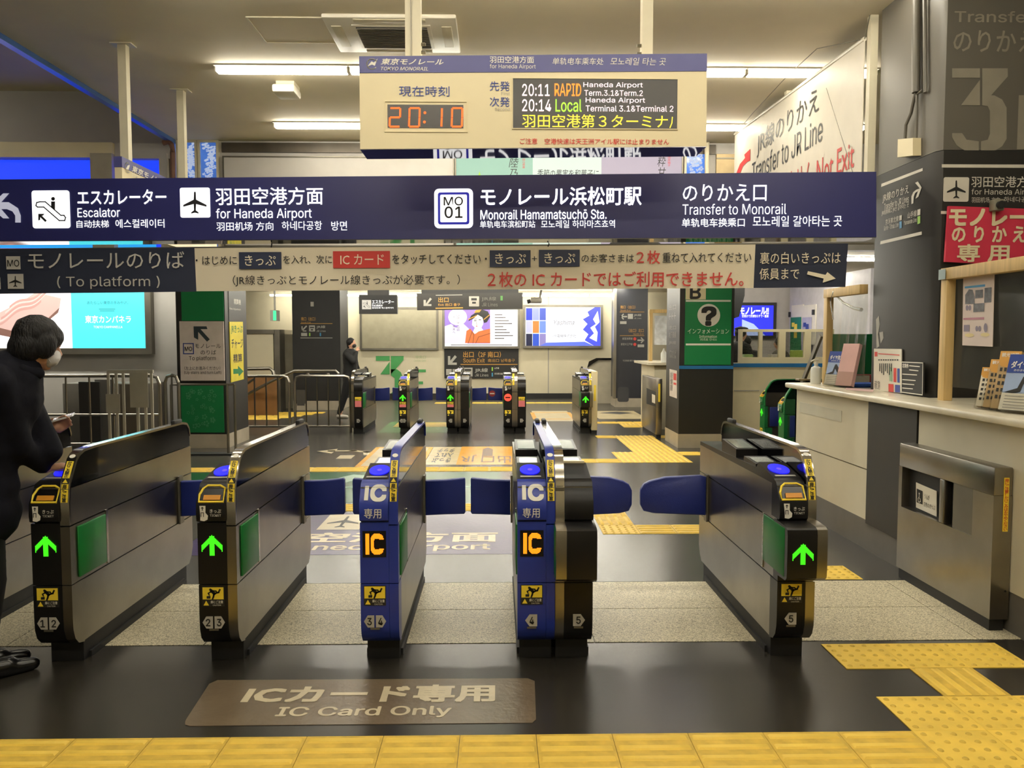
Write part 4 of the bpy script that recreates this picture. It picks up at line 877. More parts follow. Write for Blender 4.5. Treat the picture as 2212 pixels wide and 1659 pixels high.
# --- papers standing against the pillar
PS = rightside(PX - .01)
fb = empty('fare_board', PS.w(1918, 846), 'white fare table sheet standing on the counter against the pillar', 'notice')
put('sheet', MB().poly(PS, [(1890, 753), (1949, 754), (1949, 849), (1889, 843)], .0, .008), white, fb)
put('table_print', MB().poly(PS, [(1900, 763), (1946, 766), (1946, 768), (1900, 765)], .010).poly(PS, [(1892, 760), (1898, 760), (1898, 770), (1892, 770)], .010).poly(PS, [(1933, 795), (1939, 795), (1939, 826), (1933, 825)], .010).poly(PS, [(1922, 829), (1933, 830), (1933, 847), (1922, 846)], .010), redp, fb)
m = MB()
for k in range(7): m.poly(PS, [(1902 + k * 4.2, 785), (1904 + k * 4.2, 785), (1904 + k * 4.2, 802 + (k % 3) * 4), (1902 + k * 4.2, 802 + (k % 3) * 4)], .010)
for k in range(9): m.poly(PS, [(1900 + k * 5, 776), (1903 + k * 5, 776), (1903 + k * 5, 779), (1900 + k * 5, 779)], .010)
m.text(PS, '時刻表 ご案内', 1892, 821, 1903, 842, .010)
put('figure_print', m, blk, fb)
put('blue_column', MB().poly(PS, [(1941, 796), (1946, 796), (1946, 827), (1941, 826)], .010).poly(PS, [(1936, 831), (1947, 832), (1947, 848), (1936, 847)], .010), bluep, fb)
put('green_column', MB().poly(PS, [(1924, 794), (1930, 794), (1930, 824), (1924, 823)], .010), mat('pale_green', (150, 180, 150), .5), fb)
PS2 = rightside(PX - .03)
nb2 = empty('black_notice_board', PS2.w(1973, 853), 'small black notice with a white border standing on the counter', 'notice')
put('board', MB().poly(PS2, [(1950, 781), (1998, 783), (1997, 855), (1950, 848)], 0, .01), bmatte, nb2)
m = MB()
for A, B in (((1951, 782), (1997, 784)), ((1997, 784), (1996, 853)), ((1996, 853), (1951, 847)), ((1951, 847), (1951, 782))): m.line(PS2, [A, B], .006, .012)
m.text(PS2, '定期券', 1953, 785, 1966, 795, .012, .02)
for k in range(6): m.line(PS2, [(1968 if k < 2 else 1953, 790 + k * 9 + (3 if k > 2 else 0)), (1990 - k * 3, 792 + k * 9 + (3 if k > 2 else 0))], .006, .012)
put('chalk_lettering', m, wht, nb2)
# --- leaflet stands
def on_counter(px, py): a = CTP.px(px, py); return a[0], a[1]
def leaflet(name, px, py, wd, ht, lean, face, label, back=None, rotz=-.95, bx=2.80, title=None, extra=None, cat='leaflet'):
    x = bx; y = -rightside(x).px(px, py)[0]; e = empty(name, (x, y, CT), label, cat)
    R = Matrix.Rotation(rotz, 3, 'Z'); pl = Plane((x, y, CT + .004), R @ Vector((1, 0, 0)), R @ Vector((0, math.sin(lean), math.cos(lean))))
    put('holder', MB().poly(pl, [(-wd / 2 - .006, 0), (wd / 2 + .006, 0), (wd / 2 + .006, ht * .35), (-wd / 2 - .006, ht * .35)], .012, .015, True).poly(pl, [(-wd / 2 - .006, 0), (wd / 2 + .006, 0), (wd / 2 + .006, .012), (-wd / 2 - .006, .012)], -.05, .015, True), clear('acrylic', (250, 250, 248), .05, .06), e)
    put('paper_stack', MB().rect(pl, -wd / 2, .013, wd / 2, ht, -.03, .008, True), back or MATS['kraft'], e)
    put('cover', MB().rect(pl, -wd / 2, .013, wd / 2, ht, .008, .010, True), face, e)
    if extra: extra(e, pl, wd, ht)
    return e
kraft = mat('kraft', (176, 148, 104), .6); lil = mat('leaflet_blue_sky', (150, 168, 200), .5, var=.1); cbl = mat('leaflet_blue', (34, 62, 140), .45); pinkb = mat('leaflet_pink', (206, 166, 160), .5)
def timetable(e, pl, wd, ht):
    put('title_block', MB().rect(pl, -wd / 2, ht * .68, wd / 2, ht, .011, .012, True), cbl, e)
    put('title_lettering', MB().text(pl, 'ダイヤ改正', -wd * .4, ht * .76, wd * .4, ht * .88, .014, .03, 0, True).text(pl, '2020.3.14', -wd * .3, ht * .71, wd * .35, ht * .74, .014, .01, 0, True), wht, e)
    put('train_print', MB().poly(pl, [(-wd * .45, ht * .34), (-wd * .1, ht * .42), (0, ht * .62), (wd * .1, ht * .63), (wd * .4, ht * .44), (wd * .45, ht * .36), (wd * .2, ht * .40), (wd * .05, ht * .5), (0, ht * .36), (-wd * .2, ht * .33)], .012, None, True), blk, e)
    put('text_block', MB().rect(pl, -wd / 2, .014, wd / 2, ht * .33, .011, .012, True), white, e)
    m = MB()
    for k in range(5): m.line(pl, [(-wd * .38, ht * (.28 - k * .05)), (wd * .36, ht * (.28 - k * .05))], .005, .0135, True)
    put('small_print', m, dimw, e)
leaflet('timetable_leaflet', 1797, 834, .15, .30, .26, lil, 'blue and white timetable leaflet in a clear stand behind the sanitizer bottle', white, -1.05, extra=timetable)
leaflet('pink_leaflet', 1822, 829, .15, .37, .28, pinkb, 'pale pink leaflet leaning behind the timetable leaflet', pinkb, -1.05, 2.84)
leaflet('timetable_leaflet', 2196, 884, .19, .33, .32, lil, 'large blue timetable leaflet in a stand at the edge of the picture', white, -1.1, extra=timetable)
def seals(e, pl, wd, ht):
    put('amber_head', MB().rect(pl, -wd / 2, ht * .80, wd / 2, ht, .011, .012, True).ell(pl, -wd * .1, ht * .78, wd * .35, ht * .05, .0115, None, 16, True), mat('amber_cover', (206, 152, 66), .5), e)
    put('head_lettering', MB().text(pl, '観光切符', -wd * .4, ht * .9, wd * .4, ht * .97, .014, .02, 0, True), wht, e)
    m = MB()
    for r_ in range(5):
        for c_ in range(4): m.rect(pl, -wd * .38 + c_ * wd * .2, ht * (.20 + r_ * .115), -wd * .38 + c_ * wd * .2 + wd * .12, ht * (.26 + r_ * .115), .013, None, True)
    put('stamp_print', m, blk, e)
wpap = mat('leaflet_white', (214, 206, 186), .5)
leaflet('souvenir_leaflet', 2130, 874, .11, .245, .3, wpap, 'narrow white leaflet with black marks, shortest of three on the counter', kraft, -1.0, extra=seals)
leaflet('souvenir_leaflet', 2146, 868, .11, .295, .3, kraft, 'narrow kraft leaflet, middle of three stepped on the counter', kraft, -1.0, extra=seals)
leaflet('souvenir_leaflet', 2164, 863, .11, .345, .3, kraft, 'narrow kraft leaflet, tallest of three stepped on the counter', kraft, -1.0, extra=seals)
# slanted menu stand seen edge-on, black clip
x, y = on_counter(1742, 822); e = empty('slanted_display_stand', (x, y, CT), 'thin slanted sign stand seen edge-on at the counter end', 'stand')
put('board', MB().prism_x([(y - .0, CT + .01), (y + .012, CT + .01), (y + .012, CT + .03)], x - .1, x - .09) if False else MB().add([rightside(x).w(*p, h) for h in (-.012, .012) for p in ((1731, 825), (1737, 825), (1776, 727), (1772, 722))], [(0, 1, 2, 3), (7, 6, 5, 4), (0, 4, 5, 1), (1, 5, 6, 2), (2, 6, 7, 3), (3, 7, 4, 0)]), dsteel, e)
put('foot', MB().box(x - .09, x + .05, y - .05, y + .05, CT, CT + .018, .004), mat('stand_brown', (120, 104, 74), .5), e)
x, y = on_counter(1762, 829); e = empty('sanitizer_bottle', (x, y, CT), 'white pump bottle of hand sanitizer on the counter end', 'bottle')
put('body', MB().lathe((x, y, CT), [(.044, 0), (.046, .01), (.046, .12), (.040, .145), (.016, .16), (.016, .175)], 18), mat('bottle_white', (214, 214, 206), .3), e)
put('pump', MB().lathe((x, y, CT), [(.018, .172), (.018, .19), (.006, .192), (.006, .212)], 12).tube([(x + .02, y, CT + .215), (x - .02, y - .01, CT + .215), (x - .055, y - .02, CT + .20)], .007, 8), white, e)
put('label_card', MB().box(x + .055, x + .10, y - .075, y - .07, CT, CT + .115), mat('yellow_card', (222, 206, 120), .5), None, 'small pale yellow card standing beside the sanitizer bottle', 'card')
bpos = on_counter(1781, 826); put('card_holder', MB().box(bpos[0], bpos[0] + .05, bpos[1] - .03, bpos[1] + .03, CT, CT + .18), bmatte, None, 'black card holder standing behind the timetable leaflet', 'holder')
def tray(px, py, z, mt, label, s=1.0):
    x, y = on_counter(px, py); e = MB(); n = 4; w_, d_ = .17 * s, .11 * s
    lv = [(.62, .62, z), (1, 1, z + .032), (.97, .95, z + .032), (.6, .58, z + .006)]
    vs = []
    for a, b, zz in lv: vs += [(x - w_ * a, y - d_ * b, zz), (x + w_ * a, y - d_ * b, zz), (x + w_ * a, y + d_ * b, zz), (x - w_ * a, y + d_ * b, zz)]
    fs = [(3, 2, 1, 0), (12, 13, 14, 15)]
    for i in range(3):
        for j in range(4): fs.append((i * 4 + j, i * 4 + (j + 1) % 4, (i + 1) * 4 + (j + 1) % 4, (i + 1) * 4 + j))
    put('money_tray', e.add(vs, fs), mt, None, label, 'tray')
tray(1852, 836, CT + .001, mat('tray_blue', (40, 92, 190), .35), 'bright blue money tray on the counter')
tray(1868, 826, CT + .001, mat('tray_dark_blue', (40, 66, 110), .35), 'dark blue money tray behind the bright blue tray')
# red and white box and the green partition behind the vinyl
x, y = 3.12, 6.92; e = empty('red_card_box', (x + .19, y, CT), 'low red and white box behind the money trays', 'box')
put('body', MB().box(x + .02, x + .36, y + .02, y + .16, CT, CT + .08), mat('dark_red', (130, 40, 44), .5), e); put('white_face', MB().box(x + .02, x + .19, y + .016, y + .02, CT + .01, CT + .075), dimw, e)
put('green_partition', MB().box(3.12, 4.4, 7.3, 7.34, 0, 1.60), green, None, 'green partition board behind the vinyl screen at the counter end', 'partition')
put('paper_sheet', MB().poly(CTP, [(1828, 838), (1888, 842), (1885, 847), (1826, 842)], .001, .002), mat('pink_paper', (214, 180, 178), .5), None, 'pink paper lying under the blue money tray', 'paper')
# --- stainless accessible-gate cabinet
cb = empty('wheelchair_gate_cabinet', (2.67, 4.5, 0), 'stainless steel wheelchair gate cabinet standing before the counter', 'gate cabinet')
x0, x1, y0, y1 = 2.615, 2.715, 4.06, 5.04; zt = .885
put('base', MB().box(x0 + .012, x1 - .012, y0 + .02, y1 - .01, 0, .07), bmatte, cb)
put('lower_panel', MB().box(x0, x1, y0, y1, .07, .475), steel, cb)
ny0, ny1 = 4.30, 5.0
put('upper_panel', MB().box(x0, x1, y0, y1, .735, zt, .006), steel, cb)
put('front_upright', MB().box(x0, x1, y0, ny0 - .06, .475, .735), steel, cb)
put('rear_upright', MB().box(x0, x1, ny1, y1, .475, .735), steel, cb)
put('recess', MB().box(x0 + .05, x1, ny0 - .06, ny1, .475, .735), bmatte, cb)
put('door_bar', MB().box(x0 + .0, x0 + .05, 4.52, 4.57, .475, .735, .006), steel, cb)
put('door_leaf', MB().box(x0 + .008, x0 + .05, ny0 - .06, 4.44, .475, .735), dsteel, cb)
CBP = rightside(x0 + .046)
sg = put('wheelchair_notice', MB().poly(CBP, [(1980, 1042), (2024, 1061), (2024, 1116), (1980, 1096)], .0, .004), white, cb)
m = MB().poly(CBP, [(1982, 1055), (1995, 1061), (1995, 1090), (1982, 1085)], .006); put('icon_field', m, blk, sg)
put('notice_lettering', MB().text(CBP, 'うらが', 1999, 1066, 2010, 1081, .006).text(CBP, '白色のきっぷ', 1998, 1083, 2022, 1103, .006), blk, sg)
a, b = CBP.px(1988, 1077)
put('wheelchair_icon', MB().ell(CBP, a, b + .032, .006, .006, .008, None, 10, True).line(CBP, [(a, b + .024), (a + .002, b + .002), (a + .014, b + .0), (a + .018, b - .016)], .005, .008, True).line(CBP, [(a - .004, b + .008), (a - .012, b - .004), (a - .008, b - .02), (a + .004, b - .024), (a + .012, b - .014)], .004, .008, True), wht, sg)
CFP = front(y0)
ys = put('yellow_strip', MB().rect(CFP, 2169, 1032, 2176, 1148, .001, .003), yel, cb)
put('strip_lettering', MB().text(CFP, '扉\nに\nご\n注\n意\n！\nか\nけ\nこ\nみ\nは\nお\nや\nめ\nく\nだ\nさ\nい', 2170, 1034, 2175, 1146, .004, .02, 0, False, 1, .85), redp, ys)
put('screw', MB().ell(CFP, 2171, 1277, 2.5, 2.5, .001, .003, 10), bmatte, cb)
# ================================================================ far zone
# --- green pillar at the left with direction boards
def pillar(name, x0, x1, ya, yb, y, depth, label, side=charc, z=FZ, pxy=800):
    a = P(x0, pxy, y).x; b = P(x1, pxy, y).x; e = empty(name, ((a + b) / 2, y + depth / 2, 0), label, 'pillar')
    put('shaft', MB().box(a, b, y, y + depth, .2, z), side, e)
    put('stone_base', MB().box(a - .006, b + .006, y - .006, y + depth + .006, 0, .2), mat('pillar_base_stone', (176, 166, 146), .45, var=.08), e)
    return e, a, b
gp, ga, gb = pillar('green_pillar', 383, 488, 0, 0, 11.15, .95, 'dark pillar with green panels and a white To platform board')
GPF = front(11.15)
put('green_upper_panel', MB().rect(GPF, 390, 560, 484, 693, .002, .012), green, gp)
lo = put('green_lower_panel', MB().rect(GPF, 391, 832, 485, 934, .002, .012), green, gp)
rr = random.Random(4); m = MB()
for k in range(34):
    cx, cy = 405 + rr.random() * 60, 838 + rr.random() * 85; r = 2 + 2.5 * rr.random()
    for a in range(5): m.ell(GPF, cx + math.cos(a * 1.257) * r, cy + math.sin(a * 1.257) * r, r * .5, r * .5, .014 + .0002 * k, None, 6)
put('flower_print', m, mat('flower_green', (70, 140, 96), .5), lo)
tp = put('platform_board', MB().rect(GPF, 389, 694, 487, 822, .012, .03), mat('platform_white', (210, 198, 190), .5), gp)
put('board_lettering', MB().text(GPF, 'モノレール', 423, 743, 479, 752, .033).text(GPF, 'のりば', 435, 756, 469, 766, .033).text(GPF, 'To platform', 410, 769, 468, 780, .033, .004).text(GPF, '（左上にお進みください）', 400, 791, 478, 799, .033).text(GPF, '(Up stairs and turn Left)', 400, 801, 480, 809, .033), blk, tp)
put('board_arrow', MB().poly(GPF, [(420, 705), (448, 705), (450, 711), (435, 711), (455, 733), (449, 738), (430, 717), (430, 734), (421, 729)], .033), mat('arrow_slate', (40, 52, 58), .5), tp)
put('route_mark', MB().frame(GPF, 399, 743, 419, 763, .012, .031, .034), bluep, tp); put('route_lettering', MB().text(GPF, 'MO', 401, 749, 417, 758, .034, .03), blk, tp)
GPS = leftside(gb)
put('fare_panel', MB().poly(GPS, [(491, 560), (521, 575), (523, 693), (494, 693)], .002, .006), charc, gp)
put('fare_lettering', MB().text(GPS, '精算機', 504, 645, 519, 659, .008, .01).text(GPS, 'Fare Adjustment', 495, 664, 519, 672, .008), wht, gp)
yb_ = put('yellow_side_board', MB().poly(GPS, [(494, 695), (523, 695), (525, 819), (498, 826)], .002, .012), mat('lemon_board', (224, 206, 60), .5), gp)
put('board_lettering', MB().text(GPS, 'JRきっぷ', 497, 702, 522, 722, .014, .02), green, yb_)
put('black_lettering', MB().text(GPS, 'チャージ', 498, 732, 523, 752, .014, .02).text(GPS, '精算', 502, 765, 521, 782, .014, .02), blk, yb_)
put('green_arrow', MB().poly(GPS, [(502, 797), (512, 797), (512, 790), (524, 802), (514, 813), (513, 807), (502, 808)], .014), green, yb_)
# barrier frame in front of the pillar
bf = empty('barrier_frame', P(435, 968, 10.6), 'thin steel hoop barrier on a flat foot before the green pillar', 'barrier')
def at_floor(px, d): return P(px, 900, d).x
for px in (371, 492, 508):
    x = at_floor(px, 10.55); put('post', MB().tube([(x, 10.55, .01), (x, 10.55, .94)], .018, 8), steel, bf)
put('top_rail', MB().tube([(at_floor(371, 10.55), 10.55, .94), (at_floor(508, 10.55), 10.55, .94)], .014, 8), steel, bf)
put('foot_plate', MB().box(at_floor(360, 10.55), at_floor(520, 10.55), 10.45, 10.65, 0, .02), bmatte, bf)
# --- railing left of the pillar, with a storage of boards behind
def railing(name, x0, x1, y, n, label, z=1.08, zb=.14, r=.022, mid=False):
    e = empty(name, ((x0 + x1) / 2, y, 0), label, 'railing')
    put('top_rail', MB().tube([(x0, y, z - .1), (x0 + .03, y, z - .02), (x0 + .1, y, z), (x1 - .1, y, z), (x1 - .03, y, z - .02), (x1, y, z - .1)], r, 8), steel, e)
    put('bottom_rail', MB().tube([(x0, y, zb), (x1, y, zb)], r * .8, 8), steel, e)
    if mid: put('middle_rail', MB().tube([(x0, y, mid), (x1, y, mid)], r * .7, 8), steel, e)
    for x in (x0, x1): put('post', MB().tube([(x, y, 0), (x, y, z - .1)], r, 8), steel, e)
    for i in range(1, n):
        x = x0 + (x1 - x0) * i / n; put('baluster', MB().tube([(x, y, zb), (x, y, z)], r * .55, 6), steel, e)
    return e
X = lambda px, d: P(px, 850, d).x
railing('steel_railing', X(-60, 9.7), X(345, 9.7), 9.7, 8, 'steel railing between the man and the green pillar', 1.10, .26, mid=.62)
railing('steel_railing', X(357, 10.3), X(386, 10.3), 10.3, 2, 'short steel railing beside the green pillar', 1.08, .2)
# folding white fence leaning on the railing
wf = empty('white_fence_panel', (X(275, 9.55), 9.55, 0), 'white slatted fence panel with paper sheets before the railing', 'fence')
FP_ = front(9.55)
for px in (235, 252, 267, 297, 314, 328): put('slat', MB().box(X(px, 9.55) - .014, X(px, 9.55) + .014, 9.54, 9.56, .0, P(300, 801, 9.55).z), mat('fence_white', (176, 170, 156), .5), wf)
put('slat', MB().rect(FP_, 233, 799, 331, 806, -.012, .012), MATS['fence_white'], wf)
put('paper_sheet', MB().rect(FP_, 281, 804, 322, 880, .013, .02), mat('fence_paper', (170, 164, 150), .6), wf); put('paper_sheet', MB().rect(FP_, 230, 851, 261, 893, .013, .02), MATS['fence_paper'], wf)
# stored boards behind the railing
bd = [(170, 215, 825, 'dark'), (205, 245, 820, 'grey'), (258, 300, 830, 'brown')]
for k, (a, b, top, lb_) in enumerate(bd):
    y = 10.6 + .15 * k; put('stored_board', MB().box(X(a, y), X(b, y), y, y + .03, 0, P(a, top, y).z), mat('stored_' + lb_, {'dark': (44, 42, 40), 'grey': (110, 108, 104), 'brown': (96, 88, 76)}[lb_], .6), None, lb_ + ' flat board stored upright behind the steel railing', 'board')
put('storage_cabinet', MB().box(X(135, 11.2), X(330, 11.2), 11.2, 11.7, 0, .92, .01), mat('cabinet_grey', (120, 116, 108), .5), None, 'low grey cabinet standing behind the stored boards', 'cabinet')
# --- railing and stairs right of the pillar
railing('steel_railing', X(500, 13), X(625, 13), 13, 5, 'steel railing before the stair beside the yellow board', .93, .10)
railing('steel_railing', X(637, 13), X(757, 13), 13, 5, 'steel railing ending at the far exit gate', .93, .10)
stc = empty('stairwell_enclosure', (X(570, 16.8), 17.2, 0), 'cream boxed stairwell with a steel coping beyond the railing', 'stairwell')
xs0, xs1 = X(480, 16.8), X(592, 16.8)
put('parapet', MB().box(xs0, xs1, 16.8, 18.2, .0, P(560, 721, 16.8).z), cream, stc)
put('coping', MB().box(xs0, xs1 + .03, 16.76, 18.24, P(560, 721, 16.8).z, P(560, 712, 16.8).z), steel, stc)
put('side_column', MB().box(X(594, 16.8), X(606, 16.8), 16.8, 17.2, 0, P(560, 712, 16.8).z), dsteel, stc)
put('side_panel', MB().box(X(606, 17.4), X(640, 17.4), 17.4, 17.5, 0, P(560, 722, 17.4).z), mat('panel_grey', (150, 144, 124), .5), stc)
brown = mat('brown_panel', (128, 92, 54), .5, var=.1)
put('brown_panel', MB().box(X(527, 15.8), X(600, 15.8), 15.8, 15.85, 0, P(560, 815, 15.8).z), brown, stc)
hr = empty('stair_handrail', (X(560, 15.5), 15.5, 0), 'sloping steel stair handrail beyond the railing', 'handrail')
put('upper_rail', MB().tube([P(520, 797, 15.4), P(583, 796, 15.4), P(590, 802, 15.4), P(592, 815, 15.4)], .035, 8).tube([P(520, 860, 15.4), P(590, 822, 15.4), P(636, 801, 15.4), P(725, 801, 15.4), P(731, 808, 15.4)], .03, 8), steel, hr)
put('lower_rail', MB().tube([P(520, 838, 15.4), P(550, 818, 15.4)], .025, 8), steel, hr)
for px in (664, 708): put('bracket', MB().lathe(tuple(P(px, 808, 15.45) - Vector((0, 0, .03))), [(.03, 0), (.04, .02), (.03, .05)], 10), steel, hr)
# --- dark pillars
dp, da, dbx = pillar('dark_pillar', 633, 736, 0, 0, 17.0, .9, 'dark pillar with amber South Exit lettering beyond the railing', bmatte)
DP = front(17.0)
put('amber_lettering', MB().text(DP, '南口（出口）', 651, 685, 682, 693, .02, .008).text(DP, 'South Exit', 651, 695, 672, 698, .02).line(DP, [(650, 699), (718, 699)], .012, .02), goldp, dp)
m = MB().text(DP, 'JR線', 684, 703, 703, 710, .02, .01).text(DP, 'JR Lines', 684, 713, 704, 717, .02).line(DP, [(650, 730), (718, 730)], .014, .02).line(DP, [(653, 714), (662, 705)], .03, .02).line(DP, [(653, 706), (653, 715), (661, 715)], .025, .02).rect(DP, 668, 703, 681, 716, .02).rect(DP, 651, 719, 664, 726, .02)
put('white_lettering', m, mat('grey_white_print', (170, 168, 160), .5), dp)
put('train_print', MB().rect(DP, 670, 706, 679, 709, .024).rect(DP, 672, 711, 677, 714, .024), blk, dp)
put('green_mark', MB().rect(DP, 668, 719, 671, 726, .02), lgreen, dp); put('blue_mark', MB().rect(DP, 691, 719, 694, 726, .02), cyanp, dp)
put('train_drawing', MB().rect(DP, 638, 842, 663, 872, .012, r=.04).rect(DP, 642, 872, 658, 876, .012), mat('faded_drawing', (70, 68, 64), .6), dp)
put('small_plaque', MB().rect(DP, 671, 652, 678, 662, .012), dimw, dp)
ep, ea, eb = pillar('dark_pillar', 1330, 1398, 0, 0, 17.6, .7, 'dark blue-black pillar with South Exit and North Exit arrows', mat('dark_navy_panel', (34, 36, 44), .4))
EPF = front(17.6)
m = MB().text(EPF, '南口（出口）', 1340, 660, 1372, 667, .02, .006).text(EPF, 'South Exit', 1340, 669, 1362, 672, .02).line(EPF, [(1339, 674), (1391, 674)], .01, .02).text(EPF, '（出口）北口', 1358, 710, 1390, 718, .02, .006).text(EPF, 'North Exit', 1368, 720, 1390, 723, .02).line(EPF, [(1339, 725), (1391, 725)], .01, .02)
put('amber_lettering', m, goldp, ep)
m = MB().line(EPF, [(1341, 684), (1353, 684)], .03, .02).line(EPF, [(1346, 679), (1341, 684), (1346, 689)], .025, .02).rect(EPF, 1356, 678, 1367, 689, .02).text(EPF, 'JR線', 1369, 678, 1385, 684, .02, .008).text(EPF, 'JR Lines', 1369, 686, 1385, 689, .02).rect(EPF, 1339, 694, 1353, 700, .02).line(EPF, [(1378, 735), (1390, 735)], .03, .02).line(EPF, [(1385, 730), (1390, 735), (1385, 740)], .025, .02)
m.text(EPF, '都営浅草線', 1344, 729, 1366, 734, .02).text(EPF, '都営大江戸線', 1341, 741, 1366, 746, .02).rect(EPF, 1377, 744, 1391, 750, .02).text(EPF, '竹芝桟橋 東京タワー', 1345, 777, 1376, 781, .02)
put('white_lettering', m, MATS['grey_white_print'], ep)
put('red_mark', MB().ell(EPF, 1371, 732, 3.5, 3.5, .02, None, 10).ell(EPF, 1371, 744, 3.5, 3.5, .02, None, 10), redp, ep)
put('train_drawing', MB().rect(EPF, 1334, 836, 1358, 868, .012, r=.05), mat('faded_drawing2', (58, 58, 60), .6), ep)
put('edge_strip', MB().box(ea - .06, ea - .005, 17.5, 17.7, .2, FZ), steel, ep)
# --- information pillar
ip, ia, ib = pillar('information_pillar', 1467, 1584, 0, 0, 11.05, .85, 'dark pillar with a green Information panel and a question mark', charc)
IPF = front(11.05)
gpn = put('green_panel', MB().rect(IPF, 1481, 560, 1578, 788, .002, .012), green, ip)
put('panel_lines', MB().rect(IPF, 1481, 648, 1578, 652, .014).rect(IPF, 1481, 742, 1578, 746, .014), wht, gpn, split=True)
put('letter_plate', MB().rect(IPF, 1481, 600, 1524, 647, .014), ivory, gpn); put('letter', MB().text(IPF, 'B', 1491, 617, 1512, 645, .018, .04), blk, gpn)
disc = put('question_disc', MB().ell(IPF, 1530.5, 681, 24.5, 24.5, .013, .016, 32), wht, gpn)
put('question_mark', MB().text(IPF, '?', 1517, 664, 1544, 702, .020, .05), blk, disc)
put('panel_lettering', MB().text(IPF, 'インフォメーション', 1485, 710, 1574, 721, .016, .006).text(IPF, 'Information', 1510, 724, 1548, 730, .016, .01).text(IPF, '问讯处 안내소', 1512, 731, 1548, 736, .016), wht, gpn)
put('blue_tape', MB().rect(IPF, 1467, 790, 1584, 797, .002, .008), mat('blue_tape_stripe', (30, 104, 160), .5), ip)
IPS = rightside(ia)
m = MB()
for k, (t0, t1) in enumerate(((660, 668), (676, 690), (704, 712), (716, 730), (736, 745), (755, 775))): m.text(IPS, ('出口', '←←←', '北口', '地下鉄線', 'JR線', 'バスのりば')[k], 1446, t0, 1461, t1, .006, .01)
put('side_lettering', m, mat('side_print', (120, 116, 108), .5), ip)
nt = put('notice_sheet', MB().poly(IPS, [(1447, 797), (1463, 801), (1463, 861), (1447, 855)], .003, .006), mat('notice_paper', (206, 196, 186), .6), ip)
put('notice_print', MB().rect(IPS, 1456, 806, 1462, 822, .008).rect(IPS, 1456, 826, 1462, 832, .008), redp, nt); put('notice_text', MB().text(IPS, 'お知ら\nせ案内\n運賃表', 1449, 803, 1454, 845, .008), blk, nt)
# --- booth beside the information pillar
bo = empty('information_booth', (P(1680, 800, 11.6).x, 11.6, 0), 'cream information booth wall with small windows and a blue stripe', 'booth')
BF = front(11.55); bx0, bx1 = P(1583, 800, 11.55).x, P(1800, 800, 11.55).x
bc = mat('booth_cream', (220, 208, 170), .5, var=.04)
z1 = BF.px(1600, 784)[1]; z2 = BF.px(1600, 711)[1]
put('lower_wall', MB().box(bx0, bx1, 11.55, 11.65, 0, z1), bc, bo)
put('blue_stripe', MB().rect(BF, 1584, 785, 1800, 793, .001, .006), MATS['blue_tape_stripe'], bo)
ws = [(1604, 1640), (1647, 1683), (1697, 1738), (1752, 1790)]; wy = (717, 772)
fb0 = P(1597, 750, 11.55).x
m = MB(); za, zb_ = BF.px(1600, wy[1])[1], BF.px(1600, wy[0])[1]
m.box(fb0, bx1, 11.55, 11.62, z1, za); m.box(fb0, bx1, 11.55, 11.62, zb_, z2)
edges = [fb0] + [v for a, b in ws for v in (P(a, 750, 11.55).x, P(b, 750, 11.55).x)] + [bx1]
for k in range(0, len(edges), 2): m.box(edges[k], edges[k + 1], 11.55, 11.62, za, zb_)
put('window_wall', m, bc, bo)
for a, b in ws: put('window_pane', MB().rect(front(11.59), a, wy[0], b, wy[1], 0, .004), clear('booth_pane', (215, 215, 210), .08, .1, .3), bo)
put('wall_joint', MB().rect(BF, 1585, 843, 1640, 845, .001, .003), dimw, bo)
put('counter_ledge', MB().box(fb0, bx1, 11.65, 12.1, z1 - .1, z1 - .04), bc, bo)
# things behind the booth windows
BB = front(16.6)
bl = board('monorail_advert', 1582, 660, 1667, 725, glow('advert_blue', (36, 44, 240), 1.0), 'backlit blue advert with white lettering behind the information booth', 'advert', bmatte, BB, .08, .06)
put('lettering', MB().text(BB, 'モノレール!!', 1596, 665, 1657, 679, .09, .05).text(BB, '空港まで渋滞知らずで一直線', 1600, 680, 1657, 686, .09, .02), litw, bl)
put('monorail_print', MB().poly(BB, [(1600, 690), (1625, 700), (1650, 725), (1600, 725)], .09), glow('pale_blue_print', (180, 200, 255), .8), bl)
aw0 = P(1705, 700, 16.4); aw1 = P(1790, 700, 14.6); AW = Plane((aw0.x, aw0.y, 0), (aw1 - aw0).xy.to_3d())
L_ = (aw1 - aw0).xy.length
put('wall_slanted', MB().poly(AW, [(0, 0), (L_ + 1.5, 0), (L_ + 1.5, FZ), (0, FZ)], -.1, 0, True), mat('booth_wall_light', (196, 192, 196), .55), kind='structure')
cbn = empty('wall_cabinet', AW.at(.8, .8), 'pale double door cabinet in the angled wall behind the booth', 'cabinet')
for a, b in ((1713, 1736), (1737, 1763)): 
    d_ = put('door', MB().rect(AW, a, 660, b, 745, .005, .03), white, cbn)
put('handle', MB().rect(AW, 1709, 674, 1711, 685, .03, .06).rect(AW, 1760, 669, 1763, 680, .03, .06), bmatte, cbn)
for a, b, mt, tx_, lb_ in ((1712, 1733, green, 'モノレール', 'green and yellow poster on the cabinet door behind the booth'), (1737, 1756, mat('poster_lilac', (178, 176, 200), .5), '案内', 'pale lilac poster with a blue figure on the cabinet door')):
    e = empty('small_poster', AW.w(a, 730), lb_, 'poster'); put('paper', MB().rect(AW, a, 686, b, 760, .035, .04), mt, e)
    put('figure_print', MB().rect(AW, a + 3, 697, a + 9, 706, .045).rect(AW, a + 8, 700, a + 14, 730, .045), yel if mt is green else bluep, e)
cdp = P(1597, 690, 11.9)
